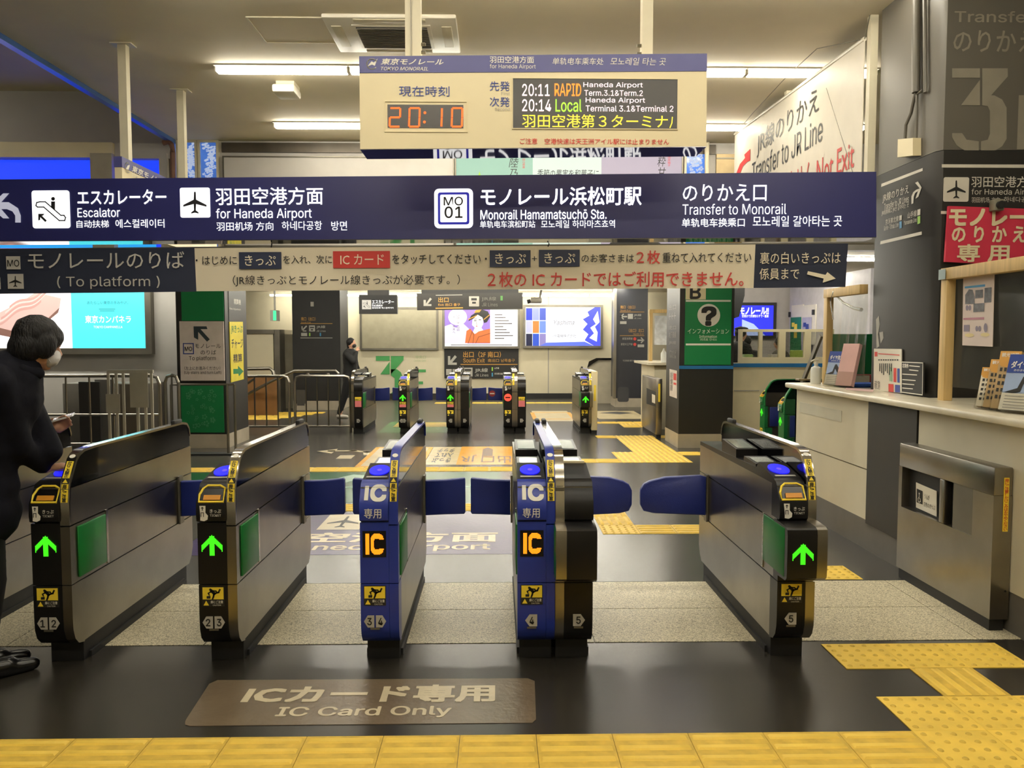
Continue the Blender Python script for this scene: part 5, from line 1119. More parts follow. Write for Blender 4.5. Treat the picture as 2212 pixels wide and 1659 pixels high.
put('hanging_monitor', MB().prism_y([(cdp.x - .2, cdp.z - .02), (cdp.x - .02, cdp.z + .04), (cdp.x + .06, cdp.z + .36), (cdp.x + .06, FZ), (cdp.x - .2, FZ)], 11.85, 12.0), bmatte, None, 'black monitor casing hanging beside the information pillar', 'monitor')
for px, w_, lb_ in ((1607, 18, 'pale green box inside the first booth window'), (1663, 22, 'white box inside the second booth window')):
    a = P(px, 760, 11.85); put('desk_box', MB().box(a.x, a.x + w_ * .0069, 11.8, 11.95, z1 - .04, z1 + .12, .01), mat('box_' + lb_[:4], (150, 180, 110) if 'green' in lb_ else (190, 184, 176), .5), None, lb_, 'box')
a = P(1712, 760, 12.6); ch = empty('green_chair', (a.x + .15, 12.6, 0), 'green office chair seen through the third booth window', 'chair')
put('backrest', MB().box(a.x, a.x + .22, 12.7, 12.74, 1.02, 1.36, .015), mat('chair_green', (130, 150, 50), .6), ch); put('seat', MB().box(a.x - .03, a.x + .25, 12.4, 12.74, .9, .96, .015), MATS['chair_green'], ch); put('pole', MB().tube([(a.x + .11, 12.57, 0), (a.x + .11, 12.57, .9)], .03, 8), bmatte, ch)
# --- stainless cabinet by the information pillar and its own little counter
c2 = empty('steel_gate_cabinet', (P(1415, 900, 12.2).x, 12.4, 0), 'stainless gate cabinet beside the information pillar', 'gate cabinet')
fx0, fx1 = P(1417, 900, 12.1).x, P(1430, 900, 12.1).x
put('body', MB().box(fx0, fx1, 12.1, 13.3, .06, .93, .006), steel, c2); put('base', MB().box(fx0 + .01, fx1 - .01, 12.12, 13.28, 0, .06), bmatte, c2)
CS2 = rightside(fx0); put('recess', MB().poly(CS2, [(1397, 838), (1416, 846), (1416, 878), (1397, 872)], .001, .003), bmatte, c2)
put('notice', MB().poly(CS2, [(1409, 851), (1416, 854), (1416, 872), (1409, 869)], .004, .006), white, c2)
put('yellow_strip', MB().rect(front(12.1), 1422, 829, 1426, 868, .001, .003), yel, c2)
sc_ = empty('side_counter', (P(1415, 790, 13.3).x, 13.6, 0), 'small white counter with a framed vinyl screen behind the steel cabinet', 'counter')
sx0 = P(1396, 780, 13.4).x; put('counter_top', MB().box(sx0, sx0 + 1.2, 13.2, 14.6, 1.10, 1.14), stone, sc_); put('counter_body', MB().box(sx0 + .12, sx0 + 1.2, 13.3, 14.5, 0, 1.10), cream, sc_)
wfm = P(1406, 680, 14.2); put('screen_post', MB().box(wfm.x - .03, wfm.x + .03, 14.17, 14.23, 1.14, P(1406, 672, 14.2).z), wood, sc_); put('screen_beam', MB().box(wfm.x - .03, wfm.x + .6, 14.16, 14.24, P(1406, 676, 14.2).z, P(1406, 672, 14.2).z + .03), wood, sc_)
put('vinyl_sheet', MB().rect(front(14.2), 1414, 682, 1440, 745, 0, .004), mat('bright_vinyl', (210, 214, 220), .15, 0, 0, var=.25, scale=9, bump=.8, bscale=9), sc_)
x, y = P(1435, 780, 13.3).x, 13.35; put('sanitizer_bottle', MB().lathe((x, y, 1.14), [(.05, 0), (.05, .16), (.02, .2), (.012, .24)], 12), MATS['bottle_white'], None, 'white bottle on the small counter beside the information pillar', 'bottle')
# --- boards on the far wall
FW = front(20.2)
board('blank_board', 782, 668, 943, 752, mat('dull_board', (150, 144, 122), .45), 'large empty grey board on the far cream wall', 'board', dsteel, FW, .06, .05)
u = board('health_advert', 961, 669, 1118, 748, glow('advert_bright', (250, 250, 250), .95), 'backlit advert with a woman in an orange kimono on the far wall', 'advert', dsteel, FW, .1, .06)
pp = put('picture_print', MB().rect(FW, 961, 669, 1059, 742, .102), glow('violet_print', (150, 118, 200), .9), u)
put('cloud_print', MB().poly(FW, [(961, 742), (961, 705), (975, 700), (985, 708), (1000, 698), (1015, 712), (1010, 742)], .104), glow('pale_violet', (216, 208, 236), .9), pp)
put('moon_print', MB().ell(FW, 989, 685, 20, 18, .106), glow('moon_white', (246, 240, 248), 1.0), pp)
put('face_print', MB().poly(FW, [(1021, 692), (1024, 680), (1034, 676), (1044, 684), (1044, 700), (1040, 708), (1046, 716), (1020, 722), (1026, 708), (1020, 702)], .108), glow('face_white', (250, 240, 232), 1.0), pp)
put('hair_print', MB().poly(FW, [(1012, 694), (1018, 682), (1030, 674), (1042, 669), (1054, 673), (1059, 684), (1052, 696), (1046, 698), (1042, 686), (1032, 680), (1024, 688)], .110), blk, pp)
put('feature_print', MB().line(FW, [(1025, 690), (1030, 689)], .014, .1095).line(FW, [(1025, 693), (1029, 693)], .02, .1095).line(FW, [(1035, 691), (1039, 691)], .02, .1095).line(FW, [(1030, 696), (1029, 700), (1031, 701)], .01, .1095), blk, pp); put('lip_print', MB().ell(FW, 1030, 704.5, 1.6, 1.2, .1095, None, 8), redp, pp)
put('comb_print', MB().poly(FW, [(1024, 676), (1028, 670), (1040, 669), (1036, 675)], .112).line(FW, [(1012, 690), (1030, 682)], .02, .112).line(FW, [(1046, 690), (1058, 680)], .02, .112), glow('comb_gold', (220, 150, 50), .8), pp)
put('kimono_print', MB().poly(FW, [(1005, 741), (1008, 715), (1016, 710), (1026, 722), (1034, 716), (1050, 712), (1059, 710), (1059, 741)], .112), glow('kimono_orange', (206, 110, 54), .85), pp)
put('fold_print', MB().line(FW, [(1012, 741), (1020, 716), (1024, 724), (1022, 741)], .012, .114).line(FW, [(1028, 741), (1034, 728), (1059, 720)], .012, .114), glow('kimono_dark', (120, 50, 24), .7), pp)
m = MB().text(FW, '健\n康\nに\n働\nく\n社\n会', 986, 680, 994, 715, .114).text(FW, '美\nし\nい\n未\n来\nへ', 978, 682, 984, 720, .114)
for k in range(9): m.line(FW, [(1070, 680 + k * 6.4), (1070 + 14 + (k * 7) % 26, 680 + k * 6.4)], .028, .114)
m.line(FW, [(975, 745), (1105, 745)], .02, .114)
put('lettering', m, mat('grey_ink', (110, 106, 110), .5), u)
v = board('power_company_advert', 1135, 664, 1296, 747, glow('advert_bright2', (246, 248, 255), .95), 'backlit white advert with blue picture tiles and a blue mountain on the far wall', 'advert', dsteel, FW, .1, .06)
cols = [(40, 60, 200), (150, 160, 230), (70, 90, 190), (190, 190, 220), (220, 130, 60), (110, 140, 230), (20, 24, 60), (40, 80, 200), (140, 130, 190)]
for k, c_ in enumerate(cols):
    i, j = k % 3, k // 3; put('picture_tile', MB().rect(FW, 1136 + i * 14.5, 666 + j * 27.5, 1149.5 + i * 14.5, 692 + j * 27.5, .102), glow('tile_%d' % k, c_, .8), v)
put('mountain_print', MB().poly(FW, [(1296, 664), (1296, 747), (1282, 747), (1262, 735), (1270, 722), (1258, 712), (1268, 700), (1258, 690), (1272, 682), (1268, 674), (1284, 664)], .102), glow('mountain_blue', (70, 80, 220), .9), v)
put('snow_print', MB().poly(FW, [(1290, 672), (1280, 690), (1286, 700), (1274, 708), (1282, 720), (1272, 730), (1288, 738), (1290, 718), (1284, 706), (1294, 696)], .104), glow('snow_white', (240, 244, 255), 1.0), v)
put('water_print', MB().poly(FW, [(1165, 747), (1180, 740), (1262, 738), (1282, 747)], .104), glow('water_print_blue', (90, 110, 230), .9), v)
put('lettering', MB().text(FW, 'Yashima', 1196, 691, 1240, 702, .108, 0, .3).text(FW, '八州電機株式会社', 1188, 722, 1244, 729, .108), MATS['grey_ink'], v)
# black exit sign on the wall under the advert
xs = empty('south_exit_sign', FW.w(1040, 817), 'black South Exit sign with an arrow on the wall under the kimono advert', 'sign')
put('panel', MB().rect(FW, 960, 753, 1120, 817, 0, .06), bmatte, xs)
put('amber_lettering', MB().text(FW, '出口（2F 南口）', 1001, 759, 1082, 772, .07, .015).text(FW, 'South Exit', 1001, 774, 1047, 783, .07, .01).text(FW, '南出口 남쪽출구', 1054, 775, 1112, 782, .07).line(FW, [(996, 787), (1117, 787)], .02, .07), goldp, xs)
m = MB().poly(FW, [(968, 769), (973, 769), (973, 779), (983, 767), (987, 771), (977, 783), (987, 783), (987, 788), (968, 788)], .07).rect(FW, 964, 797, 976, 810, .07).rect(FW, 978, 797, 996, 810, .07).rect(FW, 1001, 794, 1021, 813, .07).text(FW, 'JR線', 1026, 795, 1054, 805, .07, .015).text(FW, 'JR Lines', 1026, 807, 1055, 813, .07, .005)
put('white_lettering', m, MATS['grey_white_print'], xs)
put('train_print', MB().rect(FW, 1004, 797, 1018, 801, .075).rect(FW, 1006, 803, 1016, 807, .075).line(FW, [(1004, 812), (1008, 808)], .02, .075).line(FW, [(1018, 812), (1014, 808)], .02, .075), blk, xs)
put('green_mark', MB().rect(FW, 1062, 793, 1065, 801, .07), lgreen, xs); put('blue_mark', MB().rect(FW, 1062, 805, 1065, 813, .07), cyanp, xs)
put('line_lettering', MB().text(FW, '山手線', 1068, 793, 1078, 797, .07).text(FW, '京浜東北線', 1068, 805, 1086, 809, .07), wht, xs)
# big green 3F painted on the far wall
n3 = empty('floor_number_mark', FW.w(860, 830), 'big green numeral 3F painted on the cream wall', 'wall mark')
gm = mat('wall_green', (70, 150, 84), .5)
x3 = lambda a, b: (812 + a * 60, 769 + b * 92)
m = MB().poly(FW, [x3(0, 0), x3(.5, 0), x3(.5, .11), x3(0, .11)], .012).poly(FW, [x3(.54, 0), x3(1, 0), x3(1, .09), x3(.70, .32), x3(.54, .42)], .012).poly(FW, [x3(.16, .43), x3(.5, .13), x3(.5, .43)], .012).poly(FW, [x3(.54, .31), x3(.76, .31), x3(.9, .38), x3(.98, .5), x3(.98, .86), x3(.85, 1), x3(.54, 1), x3(.54, .88), x3(.68, .8), x3(.68, .52), x3(.54, .45)], .012)
m.rect(FW, 888, 798, 920, 804, .012).rect(FW, 888, 824, 914, 830, .012).rect(FW, 888, 798, 898, 860, .012)
put('numeral', m, gm, n3); put('caption', MB().text(FW, '中央口', 898, 768, 920, 775, .012).text(FW, 'Central Gate', 894, 777, 920, 781, .012), mat('pale_wall_green', (170, 186, 140), .5), n3)
m = MB().rect(FW, 1184, 640, 1185.5, 858, .001, .004); put('wall_joint', m, dimw, None, 'thin vertical joint in the far cream wall', 'wall joint')
# wall gate at the right of the far wall
a = P(1300, 800, 18.6); e = empty('far_grey_gate', (a.x, 18.8, 0), 'grey ticket gate with a rounded back near the dark navy pillar', 'ticket gate')
put('body', MB().prism_y([(P(1270, 800, 18.6).x, 0), (P(1270, 800, 18.6).x, .85), (P(1275, 785, 18.6).x, .98), (P(1290, 775, 18.6).x, 1.04), (P(1328, 775, 18.6).x, 1.04), (P(1328, 775, 18.6).x, 0)], 18.6, 18.9), mat('gate_cream_grey', (186, 178, 156), .5), e)
put('glass_fin', MB().prism_y([(P(1268, 800, 18.6).x, .85), (P(1272, 785, 18.6).x, 1.0), (P(1288, 775, 18.6).x, 1.08), (P(1322, 775, 18.6).x, 1.08), (P(1322, 775, 18.6).x, 1.04), (P(1292, 775, 18.6).x, 1.03), (P(1280, 785, 18.6).x, .95)], 18.56, 18.6), glassk, e)
# --- hanging signs in the far zone
H1_ = front(15.5)
hs = empty('escalator_sign', H1_.w(817, 679), 'black hanging escalator sign in the far zone', 'sign')
put('cabinet', MB().rect(H1_, 775, 637, 858, 678, -.12, 0), bmatte, hs); put('hanger', MB().rect(H1_, 793, 600, 840, 638, -.1, -.02), charc, hs)
put('pictogram', MB().rect(H1_, 782, 648, 802, 668, .004), glow('dim_backlit', (220, 214, 200), .6), hs)
escalator(H1_, 782, 648, 20, 20, hs, signk, .008)
put('lettering', MB().text(H1_, 'エスカレーター', 804, 648, 851, 656, .004, .02).text(H1_, 'Escalator', 804, 657, 827, 662, .004, .01).text(H1_, '自动扶梯 에스컬레이터', 804, 663, 850, 667, .004), litw, hs)
H2_ = front(14.8)
hs = empty('exit_guide_sign', H2_.w(1015, 669), 'wide black hanging exit sign with an amber Exit caption', 'sign')
put('cabinet', MB().poly(H2_, [(900, 634), (1129, 632), (1129, 667), (901, 670)], -.12, 0), charc, hs); put('hanger', MB().rect(H2_, 910, 590, 1120, 634, -.1, -.02), bmatte, hs)
put('amber_lettering', MB().text(H2_, '出口', 947, 642, 969, 653, .005, .012).text(H2_, 'Exit 出口 출구', 947, 655, 994, 661, .005, .01).line(H2_, [(942, 666), (999, 665)], .02, .005), goldp, hs)
put('white_lettering', MB().poly(H2_, [(915, 648), (920, 648), (920, 656), (929, 643), (933, 646), (924, 657), (932, 657), (932, 661), (915, 661)], .005).rect(H2_, 1013, 640, 1035, 662, .005, r=.01).line(H2_, [(942, 638), (998, 637)], .012, .005), dimw, hs)
put('dim_lettering', MB().text(H2_, 'JR線', 1040, 641, 1072, 651, .005).text(H2_, 'JR Lines', 1041, 654, 1075, 662, .005), mat('dim_print', (96, 94, 88), .5), hs)
put('train_print', MB().rect(H2_, 1018, 644, 1030, 649, .008).rect(H2_, 1020, 652, 1028, 656, .008), blk, hs)
put('green_mark', MB().rect(H2_, 1081, 639, 1086, 649, .005), mat('dim_green', (70, 120, 60), .5), hs)
# emergency exit light
q = P(594, 682, 16); xe = empty('exit_light', (q.x, 16, q.z), 'small green emergency exit light hanging beyond the yellow board', 'exit light')
put('case', MB().box(P(585, 680, 16).x, P(597, 680, 16).x, 15.95, 16.25, P(585, 693, 16).z, P(585, 670, 16).z), dimw, xe); put('lamp_face', MB().rect(front(15.95), 590, 671, 597, 692, .001, .006), glow('exit_green', (60, 220, 140), 1.2), xe); put('stem', MB().tube([(q.x, 16, P(585, 670, 16).z), (q.x, 16, FZ)], .02, 6), dimw, xe)
# security camera
q = P(1165, 648, 19.4); cc = empty('security_camera', (q.x, q.y, q.z), 'grey security camera hanging from the ceiling above the mountain advert', 'camera')
put('housing', MB().box(q.x - .22, q.x + .05, 19.2, 19.4, q.z - .08, q.z + .05, .02), dsteel, cc); put('lens', MB().tube([(q.x - .22, 19.3, q.z - .03), (q.x - .30, 19.3, q.z - .05)], .05, 10), bmatte, cc); put('mount', MB().tube([(q.x, 19.3, q.z + .04), (q.x + .05, 19.3, FZ)], .03, 8), dsteel, cc)
# --- floor stickers
def sticker(name, pts, mt, label, h=.0022):
    c = FLOOR.w(sum(p[0] for p in pts) / len(pts), max(p[1] for p in pts)); e = empty(name, (c.x, c.y, 0), label, 'floor sticker')
    put('film', MB().poly(FLOOR, pts, .0003, h), mt, e); return e
icm = mat('taupe_film', (108, 94, 76), .24, var=.08, bump=.22, bscale=34)
ics = [(400, 1560), (402, 1555), (452, 1478), (470, 1470), (1140, 1466), (1155, 1472), (1158, 1555), (1150, 1562), (410, 1569), (400, 1566)]
s_ = sticker('floor_sticker', ics, icm, 'taupe floor sticker reading IC Card Only before the blue gates')
pe = mat('floor_white_print', (206, 192, 160), .3, bump=.2, bscale=34)
def ftext(m, body, xl, yt, xr, yb_, fat=.03, sh=0):   # text box on the floor: left/right picture x at the bottom line
    a0, b0 = FLOOR.px(xl, yb_); a1, b1 = FLOOR.px(xr, yb_); _, bt = FLOOR.px((xl + xr) / 2, yt)
    return m.text(FLOOR, body, min(a0, a1), (b0 + b1) / 2, max(a0, a1), bt, .0035, fat, sh, True)
put('lettering', ftext(ftext(MB(), 'ICカード専用', 522, 1483, 1066, 1518, .045), 'IC Card Only', 592, 1528, 972, 1552, .03), pe, s_)
pur = mat('purple_film', (56, 40, 90), .28, spec=.25, var=.1, bump=.1, bscale=30)
a0 = FLOOR.px(1112, 1197); a1 = FLOOR.px(1112, 1106); xl = -2.35
s_ = empty('floor_sticker', (-.9, a0[1], 0), 'purple floor sticker pointing to Haneda Airport behind the gates', 'floor sticker')
put('film', MB().poly(FLOOR, [(xl, a0[1]), (a0[0], a0[1]), (a0[0], a1[1]), (xl, a1[1])], .0003, .0022, True), pur, s_)
put('lettering', ftext(ftext(MB(), '羽田空港方面', 425, 1152, 1072, 1172, .04), 'for Haneda Airport', 470, 1176, 1058, 1192, .03), pe, s_)
q = [FLOOR.px(*p) for p in ((683, 1145), (775, 1145), (775, 1112), (683, 1112))]
ic_ = put('airplane_field', MB().rect(FLOOR, q[0][0], q[0][1], q[1][0], q[2][1], .003, None, True), pe, s_)
mm = MB(); w_, h_ = q[1][0] - q[0][0], q[2][1] - q[0][1]; qq = [(.5, .88), (.53, .84), (.54, .60), (.88, .42), (.88, .36), (.54, .45), (.53, .24), (.62, .17), (.62, .13), (.5, .16)]; qq += [(1 - a, b) for a, b in qq[::-1][1:-1]]
put('airplane_print', mm.poly(FLOOR, [(q[0][0] + a * w_, q[0][1] + b * h_) for a, b in qq], .004, None, True), blk, ic_)
gfm = mat('green_film', (26, 88, 52), .26, spec=.25, var=.2, scale=2); 
s_ = empty('floor_sticker', (-1.8, 7.4, 0), 'green floor sticker map behind the blue flaps', 'floor sticker')
put('film', MB().poly(FLOOR, [(-3.9, 7.42), (.08, 7.42), (.02, 9.1), (-3.9, 9.1)], .0003, .0022, True), gfm, s_)
put('map_lines', MB().line(FLOOR, [(-3.5, 8.2), (-.2, 8.2)], .03, .003, True).line(FLOOR, [(-2.2, 7.7), (-1.6, 8.8)], .25, .003, True).line(FLOOR, [(-.9, 7.6), (-.9, 8.9)], .04, .003, True), mat('pale_film', (150, 180, 160), .3), s_)
def fquad(x0, x1, y0, y1): # picture x at the near line
    a, b = FLOOR.px(x0, y1); c_, d = FLOOR.px(x1, y1); _, t = FLOOR.px(x0, y0); return [(a, b), (c_, b), (c_, t), (a, t)]
def fsticker(x0, x1, y0, y1, mt, label):
    q = fquad(x0, x1, y0, y1); e = empty('floor_sticker', ((q[0][0] + q[1][0]) / 2, q[0][1], 0), label, 'floor sticker'); put('film', MB().poly(FLOOR, q, .0003, .0022, True), mt, e); return e, q
def inner(q, a0, a1, b0, b1): return q[0][0] + (q[1][0] - q[0][0]) * a0, q[0][1] + (q[2][1] - q[0][1]) * b0, q[0][0] + (q[1][0] - q[0][0]) * a1, q[0][1] + (q[2][1] - q[0][1]) * b1
greyf = mat('brown_grey_film', (84, 76, 66), .25); crf = mat('cream_film', (206, 190, 150), .25); orf = mat('orange_film', (232, 172, 72), .25)
e, q = fsticker(655, 756, 972, 1010, greyf, 'grey-brown floor sticker with a white turning arrow')
x0, y0, x1, y1 = inner(q, .45, .8, .45, .85); put('arrow_print', MB().line(FLOOR, [((x0 + x1) / 2 + .25, y1 - .25), ((x0 + x1) / 2 + .2, y1), ((x0 + x1) / 2, y1 + .12), ((x0 + x1) / 2 - .3, y1 + .1)], .1, .003, True).poly(FLOOR, [((x0 + x1) / 2 - .5, y1 + .08), ((x0 + x1) / 2 - .25, y1 + .3), ((x0 + x1) / 2 - .25, y1 - .14)], .003, None, True), pe, e); put('train_mark', MB().rect(FLOOR, x0, y0, x1, (y0 + y1) / 2, .003, None, True), pe, e)
e, q = fsticker(770, 905, 966, 1010, crf, 'cream floor sticker with a red ring and an orange border')
x0, y0, x1, y1 = inner(q, .04, .96, .05, .95); put('border_print', MB().frame(FLOOR, x0, y0, x1, y1, .06, .003, .0035, True), orf, e); x0, y0, x1, y1 = inner(q, .5, .5, .7, .7); put('ring_print', MB().ell(FLOOR, x0, y0, .2, .2, .003, None, 18, True).ell(FLOOR, x0, y0, .13, .13, .0036, None, 18, True), redp, e)
e, q = fsticker(915, 985, 966, 1004, crf, 'white floor sticker with black lettering beside the orange one'); x0, y0, x1, y1 = inner(q, .2, .8, .1, .9); put('lettering', MB().text(FLOOR, 'きっぷ\n入れて\nタッチ', x1, y1, x0, y0, .003, .03, 0, True), blk, e)
e, q = fsticker(985, 1112, 965, 1004, orf, 'orange floor sticker with an arrow behind the blue gates')
x0, y0, x1, y1 = inner(q, .42, .62, .12, .88); put('arrow_print', MB().poly(FLOOR, [(x0, y1 - .1), ((x0 + x1) / 2, y1 + .1), (x1, y1 - .1), ((x0 + x1) / 2 + .07, y1 - .1), ((x0 + x1) / 2 + .07, y0 + .5), ((x0 + x1) / 2 - .07, y0 + .5), ((x0 + x1) / 2 - .07, y1 - .1)], .003, None, True), mat('brown_print', (96, 66, 34), .4), e)
x0, y0, x1, y1 = inner(q, .05, .95, .08, .5); put('lettering', MB().text(FLOOR, '出口 JR', x1, y1, x0, y0, .003, .01, 0, True), MATS['brown_print'], e)
e, q = fsticker(815, 1005, 912, 935, mat('green_film2', (66, 130, 70), .25), 'green and yellow floor sticker before the far gates'); x0, y0, x1, y1 = inner(q, .1, .95, .5, .95); put('yellow_field', MB().rect(FLOOR, x0, y0, x1, y1, .003, None, True), mat('yellow_film', (200, 170, 60), .3), e)
e, q = fsticker(1158, 1245, 888, 910, crf, 'cream floor sticker with faint lettering beyond the lone far gate'); x0, y0, x1, y1 = inner(q, .05, .95, .2, .8); put('border_print', MB().frame(FLOOR, x0, y0, x1, y1, .08, .003, .0035, True), orf, e)
e, q = fsticker(1294, 1400, 888, 905, crf, 'cream and yellow floor sticker with a black arrow near the dark navy pillar'); x0, y0, x1, y1 = inner(q, .2, .9, .55, .9); put('arrow_print', MB().poly(FLOOR, [(x0, (y0 + y1) / 2 - .04), (x1 - .3, y0), (x1, (y0 + y1) / 2), (x1 - .3, y1), (x0, (y0 + y1) / 2 + .04)], .003, None, True), blk, e)
# ================================================================ people
TMP = bpy.data.scenes.new('sculpting')
_b = bmesh.new(); bmesh.ops.create_icosphere(_b, subdivisions=2, radius=1); _b.verts.index_update()
ICO_V = [v.co.copy() for v in _b.verts]; ICO_F = [tuple(v.index for v in f.verts) for f in _b.faces]; _b.free()
def sculpt(parts, vox, smooth=4):
    """union of tapered capsules and ellipsoids, fused into one skin"""
    VS = []; FS = []
    def ball(c, r, R=None):
        n = len(VS); c = Vector(c); S = Matrix.Diagonal(r) if R is None else R @ Matrix.Diagonal(r)
        VS.extend([S @ p + c for p in ICO_V]); FS.extend([(a + n, b + n, d + n) for a, b, d in ICO_F])
    for p in parts:
        if p[0] == 'e': ball(p[1], p[2], p[3] if len(p) > 3 else None)
        else:
            _, a, b, ra, rb = p[:5]; a, b = Vector(a), Vector(b); fl = p[5] if len(p) > 5 else (1, 1)
            ax = (b - a); L = ax.length; q = ax.to_track_quat('Z', 'Y').to_matrix() if L > 1e-6 else Matrix.Identity(3)
            n = max(3, int(L / (min(ra, rb) * .45)) + 1)
            for i in range(n):
                t = i / (n - 1); r = ra + (rb - ra) * t; ball(a + ax * t, (r * fl[0], r * fl[1], r), q)
    me = bpy.data.meshes.new('sculpt'); me.from_pydata(VS, [], FS); o = bpy.data.objects.new('sculpt', me); TMP.collection.objects.link(o)
    m = o.modifiers.new('r', 'REMESH'); m.mode = 'VOXEL'; m.voxel_size = vox; s = o.modifiers.new('s', 'SMOOTH'); s.iterations = smooth; s.factor = .5
    TMP.view_layers[0].update(); r = bpy.data.meshes.new_from_object(o.evaluated_get(TMP.view_layers[0].depsgraph))
    mb = MB().add([tuple(v.co) for v in r.vertices], [tuple(p.vertices) for p in r.polygons])
    bpy.data.objects.remove(o); bpy.data.meshes.remove(r); bpy.data.meshes.remove(me); return mb
skin = mat('skin', (196, 150, 122), .5, var=.06); hairm = mat('black_hair', (13, 12, 14), .55, var=.4, scale=60, stretch=(1, 1, .2), bump=.9, bscale=130, spec=.3)
coat = mat('navy_coat', (15, 16, 25), .9, var=.2, scale=14, bump=.5, bscale=14, spec=.2); trous = mat('black_trousers', (13, 13, 15), .9, var=.15, scale=20)
shoe = mat('black_leather', (16, 15, 15), .25, var=.1); maskm = mat('white_mask', (206, 206, 206), .7)
V = Vector
def hand(parts, wrist, fdir, pdir, sz=1.0, curl=.5, thumb=1):
    """palm and five bent fingers; fdir: finger direction, pdir: palm facing"""
    f = V(fdir).normalized(); p = (V(pdir) - f * V(pdir).dot(f)).normalized(); s = f.cross(p)
    w = V(wrist); pal = w + f * .045 * sz
    parts.append(('c', w, pal, .026 * sz, .030 * sz, (1.0, .8)))
    for k, (off, ln) in enumerate(((-.030, .068), (-.010, .078), (.010, .072), (.029, .056))):
        b = w + f * .075 * sz + s * off * sz; parts.append(('c', pal + s * off * .9 * sz, b, .0125 * sz, .0105 * sz))
        d1 = (f + p * curl * .6).normalized(); d2 = (f + p * curl * 1.8).normalized()
        m1 = b + d1 * ln * .55 * sz; t = m1 + d2 * ln * .5 * sz
        parts.append(('c', b, m1, .0100 * sz, .0092 * sz)); parts.append(('c', m1, t, .0090 * sz, .0072 * sz))
    tb_ = w + f * .025 * sz + s * -.030 * thumb * sz; t1 = tb_ + (f * .5 - s * .55 * thumb + p * .45).normalized() * .036 * sz; t2 = t1 + (f * .9 + p * .5).normalized() * .032 * sz
    parts.append(('c', tb_, t1, .0135 * sz, .0115 * sz)); parts.append(('c', t1, t2, .0110 * sz, .0085 * sz))
# --- man at the left
fd = V((.80, .60, 0)); sd = V((.60, -.80, 0)); up = V((0, 0, 1))
hc = V((-2.115, 3.66, 1.545)); ROOT = V((-2.30, 3.60, 0))
man = empty('person', ROOT, 'man in a dark navy coat and white mask touching the gate numbered 1 and 2', 'person')
hf = V((.60, .77, -.24)).normalized(); hs_ = hf.cross(up).normalized(); hu = hs_.cross(hf)
HR = Matrix((hs_, hf, hu)).transposed()
B = []
B.append(('e', hc + hu * .015, (.074, .094, .098), HR)); B.append(('e', hc + hf * .025 - hu * .055, (.058, .068, .062), HR))
B.append(('c', hc + hf * .06 - hu * .098, hc + hf * .045 - hu * .09, .022, .03))
B.append(('c', hc + hf * .088 + hu * .0, hc + hf * .104 - hu * .032, .010, .015))
for s_ in (-1, 1): B.append(('e', hc + hs_ * .078 * s_ - hf * .0 - hu * .02, (.010, .020, .033), HR)); B.append(('e', hc + hs_ * .032 * s_ + hf * .078 + hu * .004, (.016, .012, .010), HR))
B.append(('c', hc + hf * .08 - hs_ * .02 - hu * .068, hc + hf * .08 + hs_ * .02 - hu * .068, .010, .010))
neck = V((-2.185, 3.625, 1.425)); B.append(('c', neck - up * .05, hc - hu * .07 - hf * .015, .062, .056))
chest = V((-2.27, 3.60, 1.29)); pel = V((-2.36, 3.58, .92))
B.append(('c', pel, chest, .13, .14, (1.15, .8)))
rsh = V((-2.185, 3.455, 1.375)); lsh = V((-2.285, 3.745, 1.365))
rel = P(38, 962, 3.60); rwr = P(97, 1010, 3.78); lel = V((-2.14, 3.76, 1.03)); lwr = P(100, 938, 3.88)
for a, b, c_ in ((rsh, rel, rwr), (lsh, lel, lwr)): B += [('c', a, b, .05, .042), ('c', b, c_, .04, .03), ('c', chest + up * .08, a, .07, .055)]
rft = V((-2.36, 3.56, 0)); lft = V((-2.46, 3.66, 0))
B += [('c', pel + V((.02, -.06, 0)), rft + V((.03, 0, .48)), .085, .055), ('c', rft + V((.03, 0, .48)), rft + up * .09, .055, .04), ('c', pel + V((-.02, .06, 0)), lft + V((0, 0, .48)), .085, .055), ('c', lft + up * .48, lft + up * .09, .055, .04), ('c', rft + up * .04, rft + fd * .14 + up * .03, .035, .03), ('c', lft + up * .04, lft + fd * .14 + up * .03, .035, .03)]
hand(B, rwr + V((.02, .02, -.002)), V((.78, .55, -.06)), V((0, -.1, -1)), .95, .3, -1)
hand(B, lwr + V((.005, .01, .005)), V((.45, .12, .35)), V((.2, -.9, -.3)), .92, .7, 1)
put('body', sculpt(B, .0062, 3), skin, man)
# coat
Cc = [('c', pel - up * .14, pel + up * .08, .185, .175, (1.0, .85)), ('c', pel + up * .08, chest, .180, .195, (1.0, .92)), ('c', chest, chest + V((.05, .012, .09)), .190, .14), ('c', chest + up * .09, rsh, .11, .085), ('c', chest + up * .09, lsh, .11, .085),
      ('c', rsh, rel, .082, .068), ('c', rel, rwr - (rwr - rel) * .10, .062, .043), ('c', lsh, lel, .082, .068), ('c', lel, lwr - (lwr - lel) * .12, .066, .052), ('c', neck - up * .05, neck + V((.02, .005, .025)), .092, .084)]
put('coat', sculpt(Cc, .014, 6), coat, man)
put('trousers', sculpt([('c', pel + V((.01, -.05, -.05)), rft + V((.03, 0, .46)), .125, .088), ('c', rft + V((.03, 0, .46)), rft + V((-.015, 0, .10)), .088, .070), ('c', pel + V((-.01, .06, -.05)), lft + V((0, 0, .46)), .125, .088), ('c', lft + up * .46, lft + up * .10, .088, .070), ('c', pel - up * .06, pel + up * .05, .15, .14)], .014, 6), trous, man)
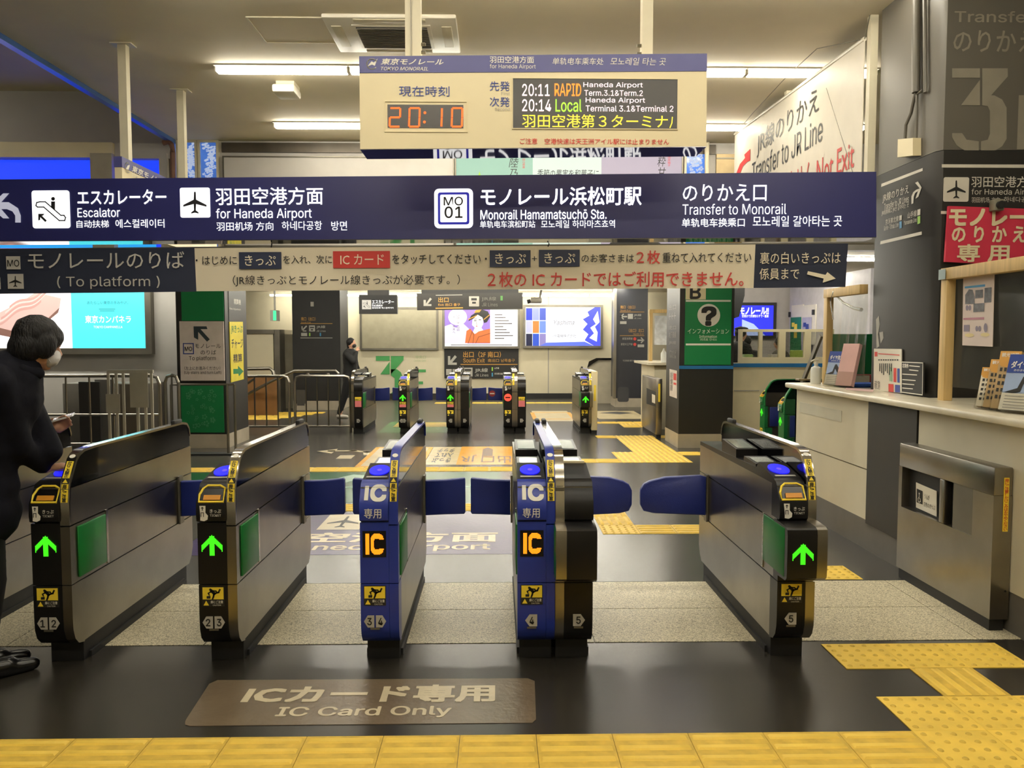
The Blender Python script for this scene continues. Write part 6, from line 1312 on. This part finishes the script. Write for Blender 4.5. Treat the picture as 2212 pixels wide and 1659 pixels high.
for f_ in (rft, lft):
    s_ = put('shoe', sculpt([('c', f_ + up * .05 - fd * .04, f_ + fd * .10 + up * .045, .046, .046), ('c', f_ + fd * .08 + up * .034, f_ + fd * .20 + up * .03, .044, .032), ('c', f_ - fd * .03 + up * .03, f_ + fd * .1 + up * .03, .04, .04)], .009, 4), shoe, man)
H = [('e', hc + hu * .032 - hf * .010, (.090, .106, .100), HR), ('e', hc - hf * .045 - hu * .03, (.086, .072, .095), HR), ('c', hc - hf * .05 - hu * .06, hc - hf * .04 - hu * .105, .062, .05), ('e', hc + hf * .036 + hu * .036, (.080, .070, .068), HR), ('e', hc + hs_ * .074 + hf * .008 - hu * .012, (.026, .050, .066), HR), ('e', hc - hs_ * .074 + hf * .008 - hu * .012, (.026, .050, .066), HR)]
put('hair', sculpt(H, .008, 3), hairm, man)
put('face_mask', sculpt([('e', hc + hf * .052 - hu * .058, (.060, .058, .052), HR), ('e', hc + hf * .085 - hu * .045, (.03, .03, .035), HR)], .007, 3), maskm, man)
put('mask_strap', MB().tube([hc + hf * .06 + hs_ * .055 - hu * .04, hc + hs_ * .083 - hu * .0, hc + hs_ * .085 - hf * .018 - hu * .03, hc + hs_ * .06 + hf * .05 - hu * .08], .0025, 5), maskm, man)
put('collar', sculpt([('c', neck + V((-.045, -.06, .005)), neck + V((.05, -.06, .0)), .034, .034), ('c', neck + V((-.055, -.06, .005)), neck + V((-.07, .05, .02)), .034, .034), ('c', neck + V((.05, -.06, .0)), neck + V((.09, .0, -.02)), .032, .03)], .010, 4), coat, man)
# what he holds
pc = lwr + V((.055, .015, .075)); u_ = V((.9, .25, .28)).normalized(); v_ = V((-.25, .9, .1)); v_ = (v_ - u_ * v_.dot(u_)).normalized()
ph = empty('smartphone', pc, 'thin white smartphone held in the hand of the man at the gate', 'phone'); pl = Plane(pc, u_, v_)
put('body', MB().rect(pl, -.07, -.035, .07, .035, -.004, .004, True, r=.008), mat('phone_white', (214, 214, 214), .3), ph); put('screen', MB().rect(pl, -.062, -.03, .062, .03, .004, .0046, True), ledk, ph)
# --- passers-by and staff farther away
def figure(name, x, y, h, head_dir, label, clothes, hairc=hairm, arms=None, stride=.12, cap=False, mask=None, skinm=skin, z0=0.0, lean=0):
    k = h / 1.70; e = empty(name, (x, y, z0), label, 'person'); d = V(head_dir).normalized(); s = d.cross(up).normalized(); b = V((x, y, z0))
    T = lambda a, c_, z: b + d * (a + lean * z / 1.5) * k + s * c_ * k + up * z * k
    hc = T(.03, 0, 1.58); hr = Matrix((s, d, up)).transposed()
    arms = arms or ((T(.05, .24, 1.12), T(.15, .22, .90)), (T(.05, -.24, 1.12), T(.12, -.22, .88)))
    Bp = [('e', hc, (.075 * k, .092 * k, .115 * k), hr), ('c', hc + d * .09 * k, hc + d * .102 * k - up * .02 * k, .012 * k, .014 * k), ('c', T(0, 0, 1.40), hc - up * .06 * k, .055 * k, .05 * k), ('c', T(0, 0, .95), T(0, 0, 1.35), .13 * k, .14 * k)]
    for a in (-1, 1):
        el, wr = arms[(1 - a) // 2]; sh = T(0, .17 * a, 1.37); Bp += [('c', sh, el, .045 * k, .04 * k), ('c', el, wr, .038 * k, .03 * k), ('c', T(0, .05 * a, 1.37), sh, .06 * k, .05 * k)]
        wd = (wr - el).normalized()
        if h > 0: hand(Bp, wr, wd, -s * a + d * .2, .95 * k, .5, a)
        ft = T(stride * a, .08 * a, .05); kn = T(stride * a * .6 + .04, .09 * a, .5); Bp += [('c', T(0, .08 * a, .92), kn, .085 * k, .06 * k), ('c', kn, ft, .055 * k, .04 * k), ('c', ft, ft + d * .13 * k - up * .02 * k, .04 * k, .03 * k)]
    put('body', sculpt(Bp, .011, 2), skinm, e)
    Cc = [('c', T(0, 0, .80), T(0, 0, 1.1), .17 * k, .155 * k), ('c', T(0, 0, 1.1), T(0, 0, 1.33), .155 * k, .165 * k), ('c', T(0, -.15, 1.36), T(0, .15, 1.36), .085 * k, .085 * k), ('c', T(0, 0, 1.36), T(0, 0, 1.43), .09 * k, .07 * k)]
    for a in (-1, 1):
        el, wr = arms[(1 - a) // 2]; sh = T(0, .17 * a, 1.36); Cc += [('c', sh, el, .072 * k, .06 * k), ('c', el, wr - (wr - el) * .1, .058 * k, .045 * k)]
    put('jacket', sculpt(Cc, .018, 4), clothes, e)
    tr_ = []
    for a in (-1, 1):
        ft = T(stride * a, .08 * a, .12); kn = T(stride * a * .6 + .04, .09 * a, .5); tr_ += [('c', T(0, .08 * a, .90), kn, .105 * k, .08 * k), ('c', kn, ft, .08 * k, .06 * k)]
    put('trousers', sculpt(tr_, .018, 4), trous, e)
    for a in (-1, 1):
        ft = T(stride * a, .08 * a, .045); put('shoe', sculpt([('c', ft - d * .03 * k, ft + d * .16 * k - up * .01 * k, .05 * k, .04 * k)], .014, 3), mat('pale_shoe', (190, 184, 170), .6), e)
    put('hair', sculpt([('e', hc + up * .025 * k - d * .018 * k, (.088 * k, .098 * k, .105 * k), hr), ('c', hc - d * .05 * k - up * .03 * k, hc - d * .045 * k - up * .10 * k, .055 * k, .05 * k)], .012, 3), hairc, e)
    if mask: put('face_mask', sculpt([('e', hc + d * .055 * k - up * .045 * k, (.062 * k, .055 * k, .05 * k), hr)], .010, 2), mask, e)
    if cap: put('cap', sculpt([('e', hc + up * .085 * k, (.105 * k, .115 * k, .035 * k), hr), ('e', hc + up * .06 * k + d * .09 * k, (.07 * k, .06 * k, .012 * k), hr)], .011, 2), trous, e)
    return e
wx = P(757, 800, 15.3)
D_ = V((1, -.25, 0)).normalized(); S_ = D_.cross(up)
fb_ = lambda a, c_, z: V((wx.x, 15.3, 0)) + D_ * a + S_ * c_ + up * z
figure('person', wx.x, 15.3, 1.56, (1, -.25, 0), 'woman in black with her hand at her masked face beyond the railing', mat('black_coat', (16, 16, 17), .85), arms=((fb_(.16, .2, 1.10), fb_(.16, .06, 1.30)), (fb_(.02, -.22, 1.02), fb_(.12, -.2, .85))), stride=-.22, mask=mat('dark_mask', (30, 30, 32), .7))
q = P(1598, 720, 12.5); figure('person', q.x, 12.5, 1.74, (.9, .4, 0), 'staff member in a dark cap standing beside the information pillar', trous, cap=True)
q = P(1628, 760, 13.2); figure('person', q.x - .05, 13.4, 1.60, (.5, .8, 0), 'person in a dark patterned coat seen through the first booth window', mat('charcoal_tweed', (40, 40, 42), .85, var=.5, scale=60), lean=-.05)
q = P(1664, 760, 12.9); figure('person', q.x + .06, 12.6, 1.58, (-.6, .7, 0), 'person in a grey-brown jacket seen through the second booth window', mat('grey_brown_jacket', (56, 52, 46), .85))
bpy.data.scenes.remove(TMP)
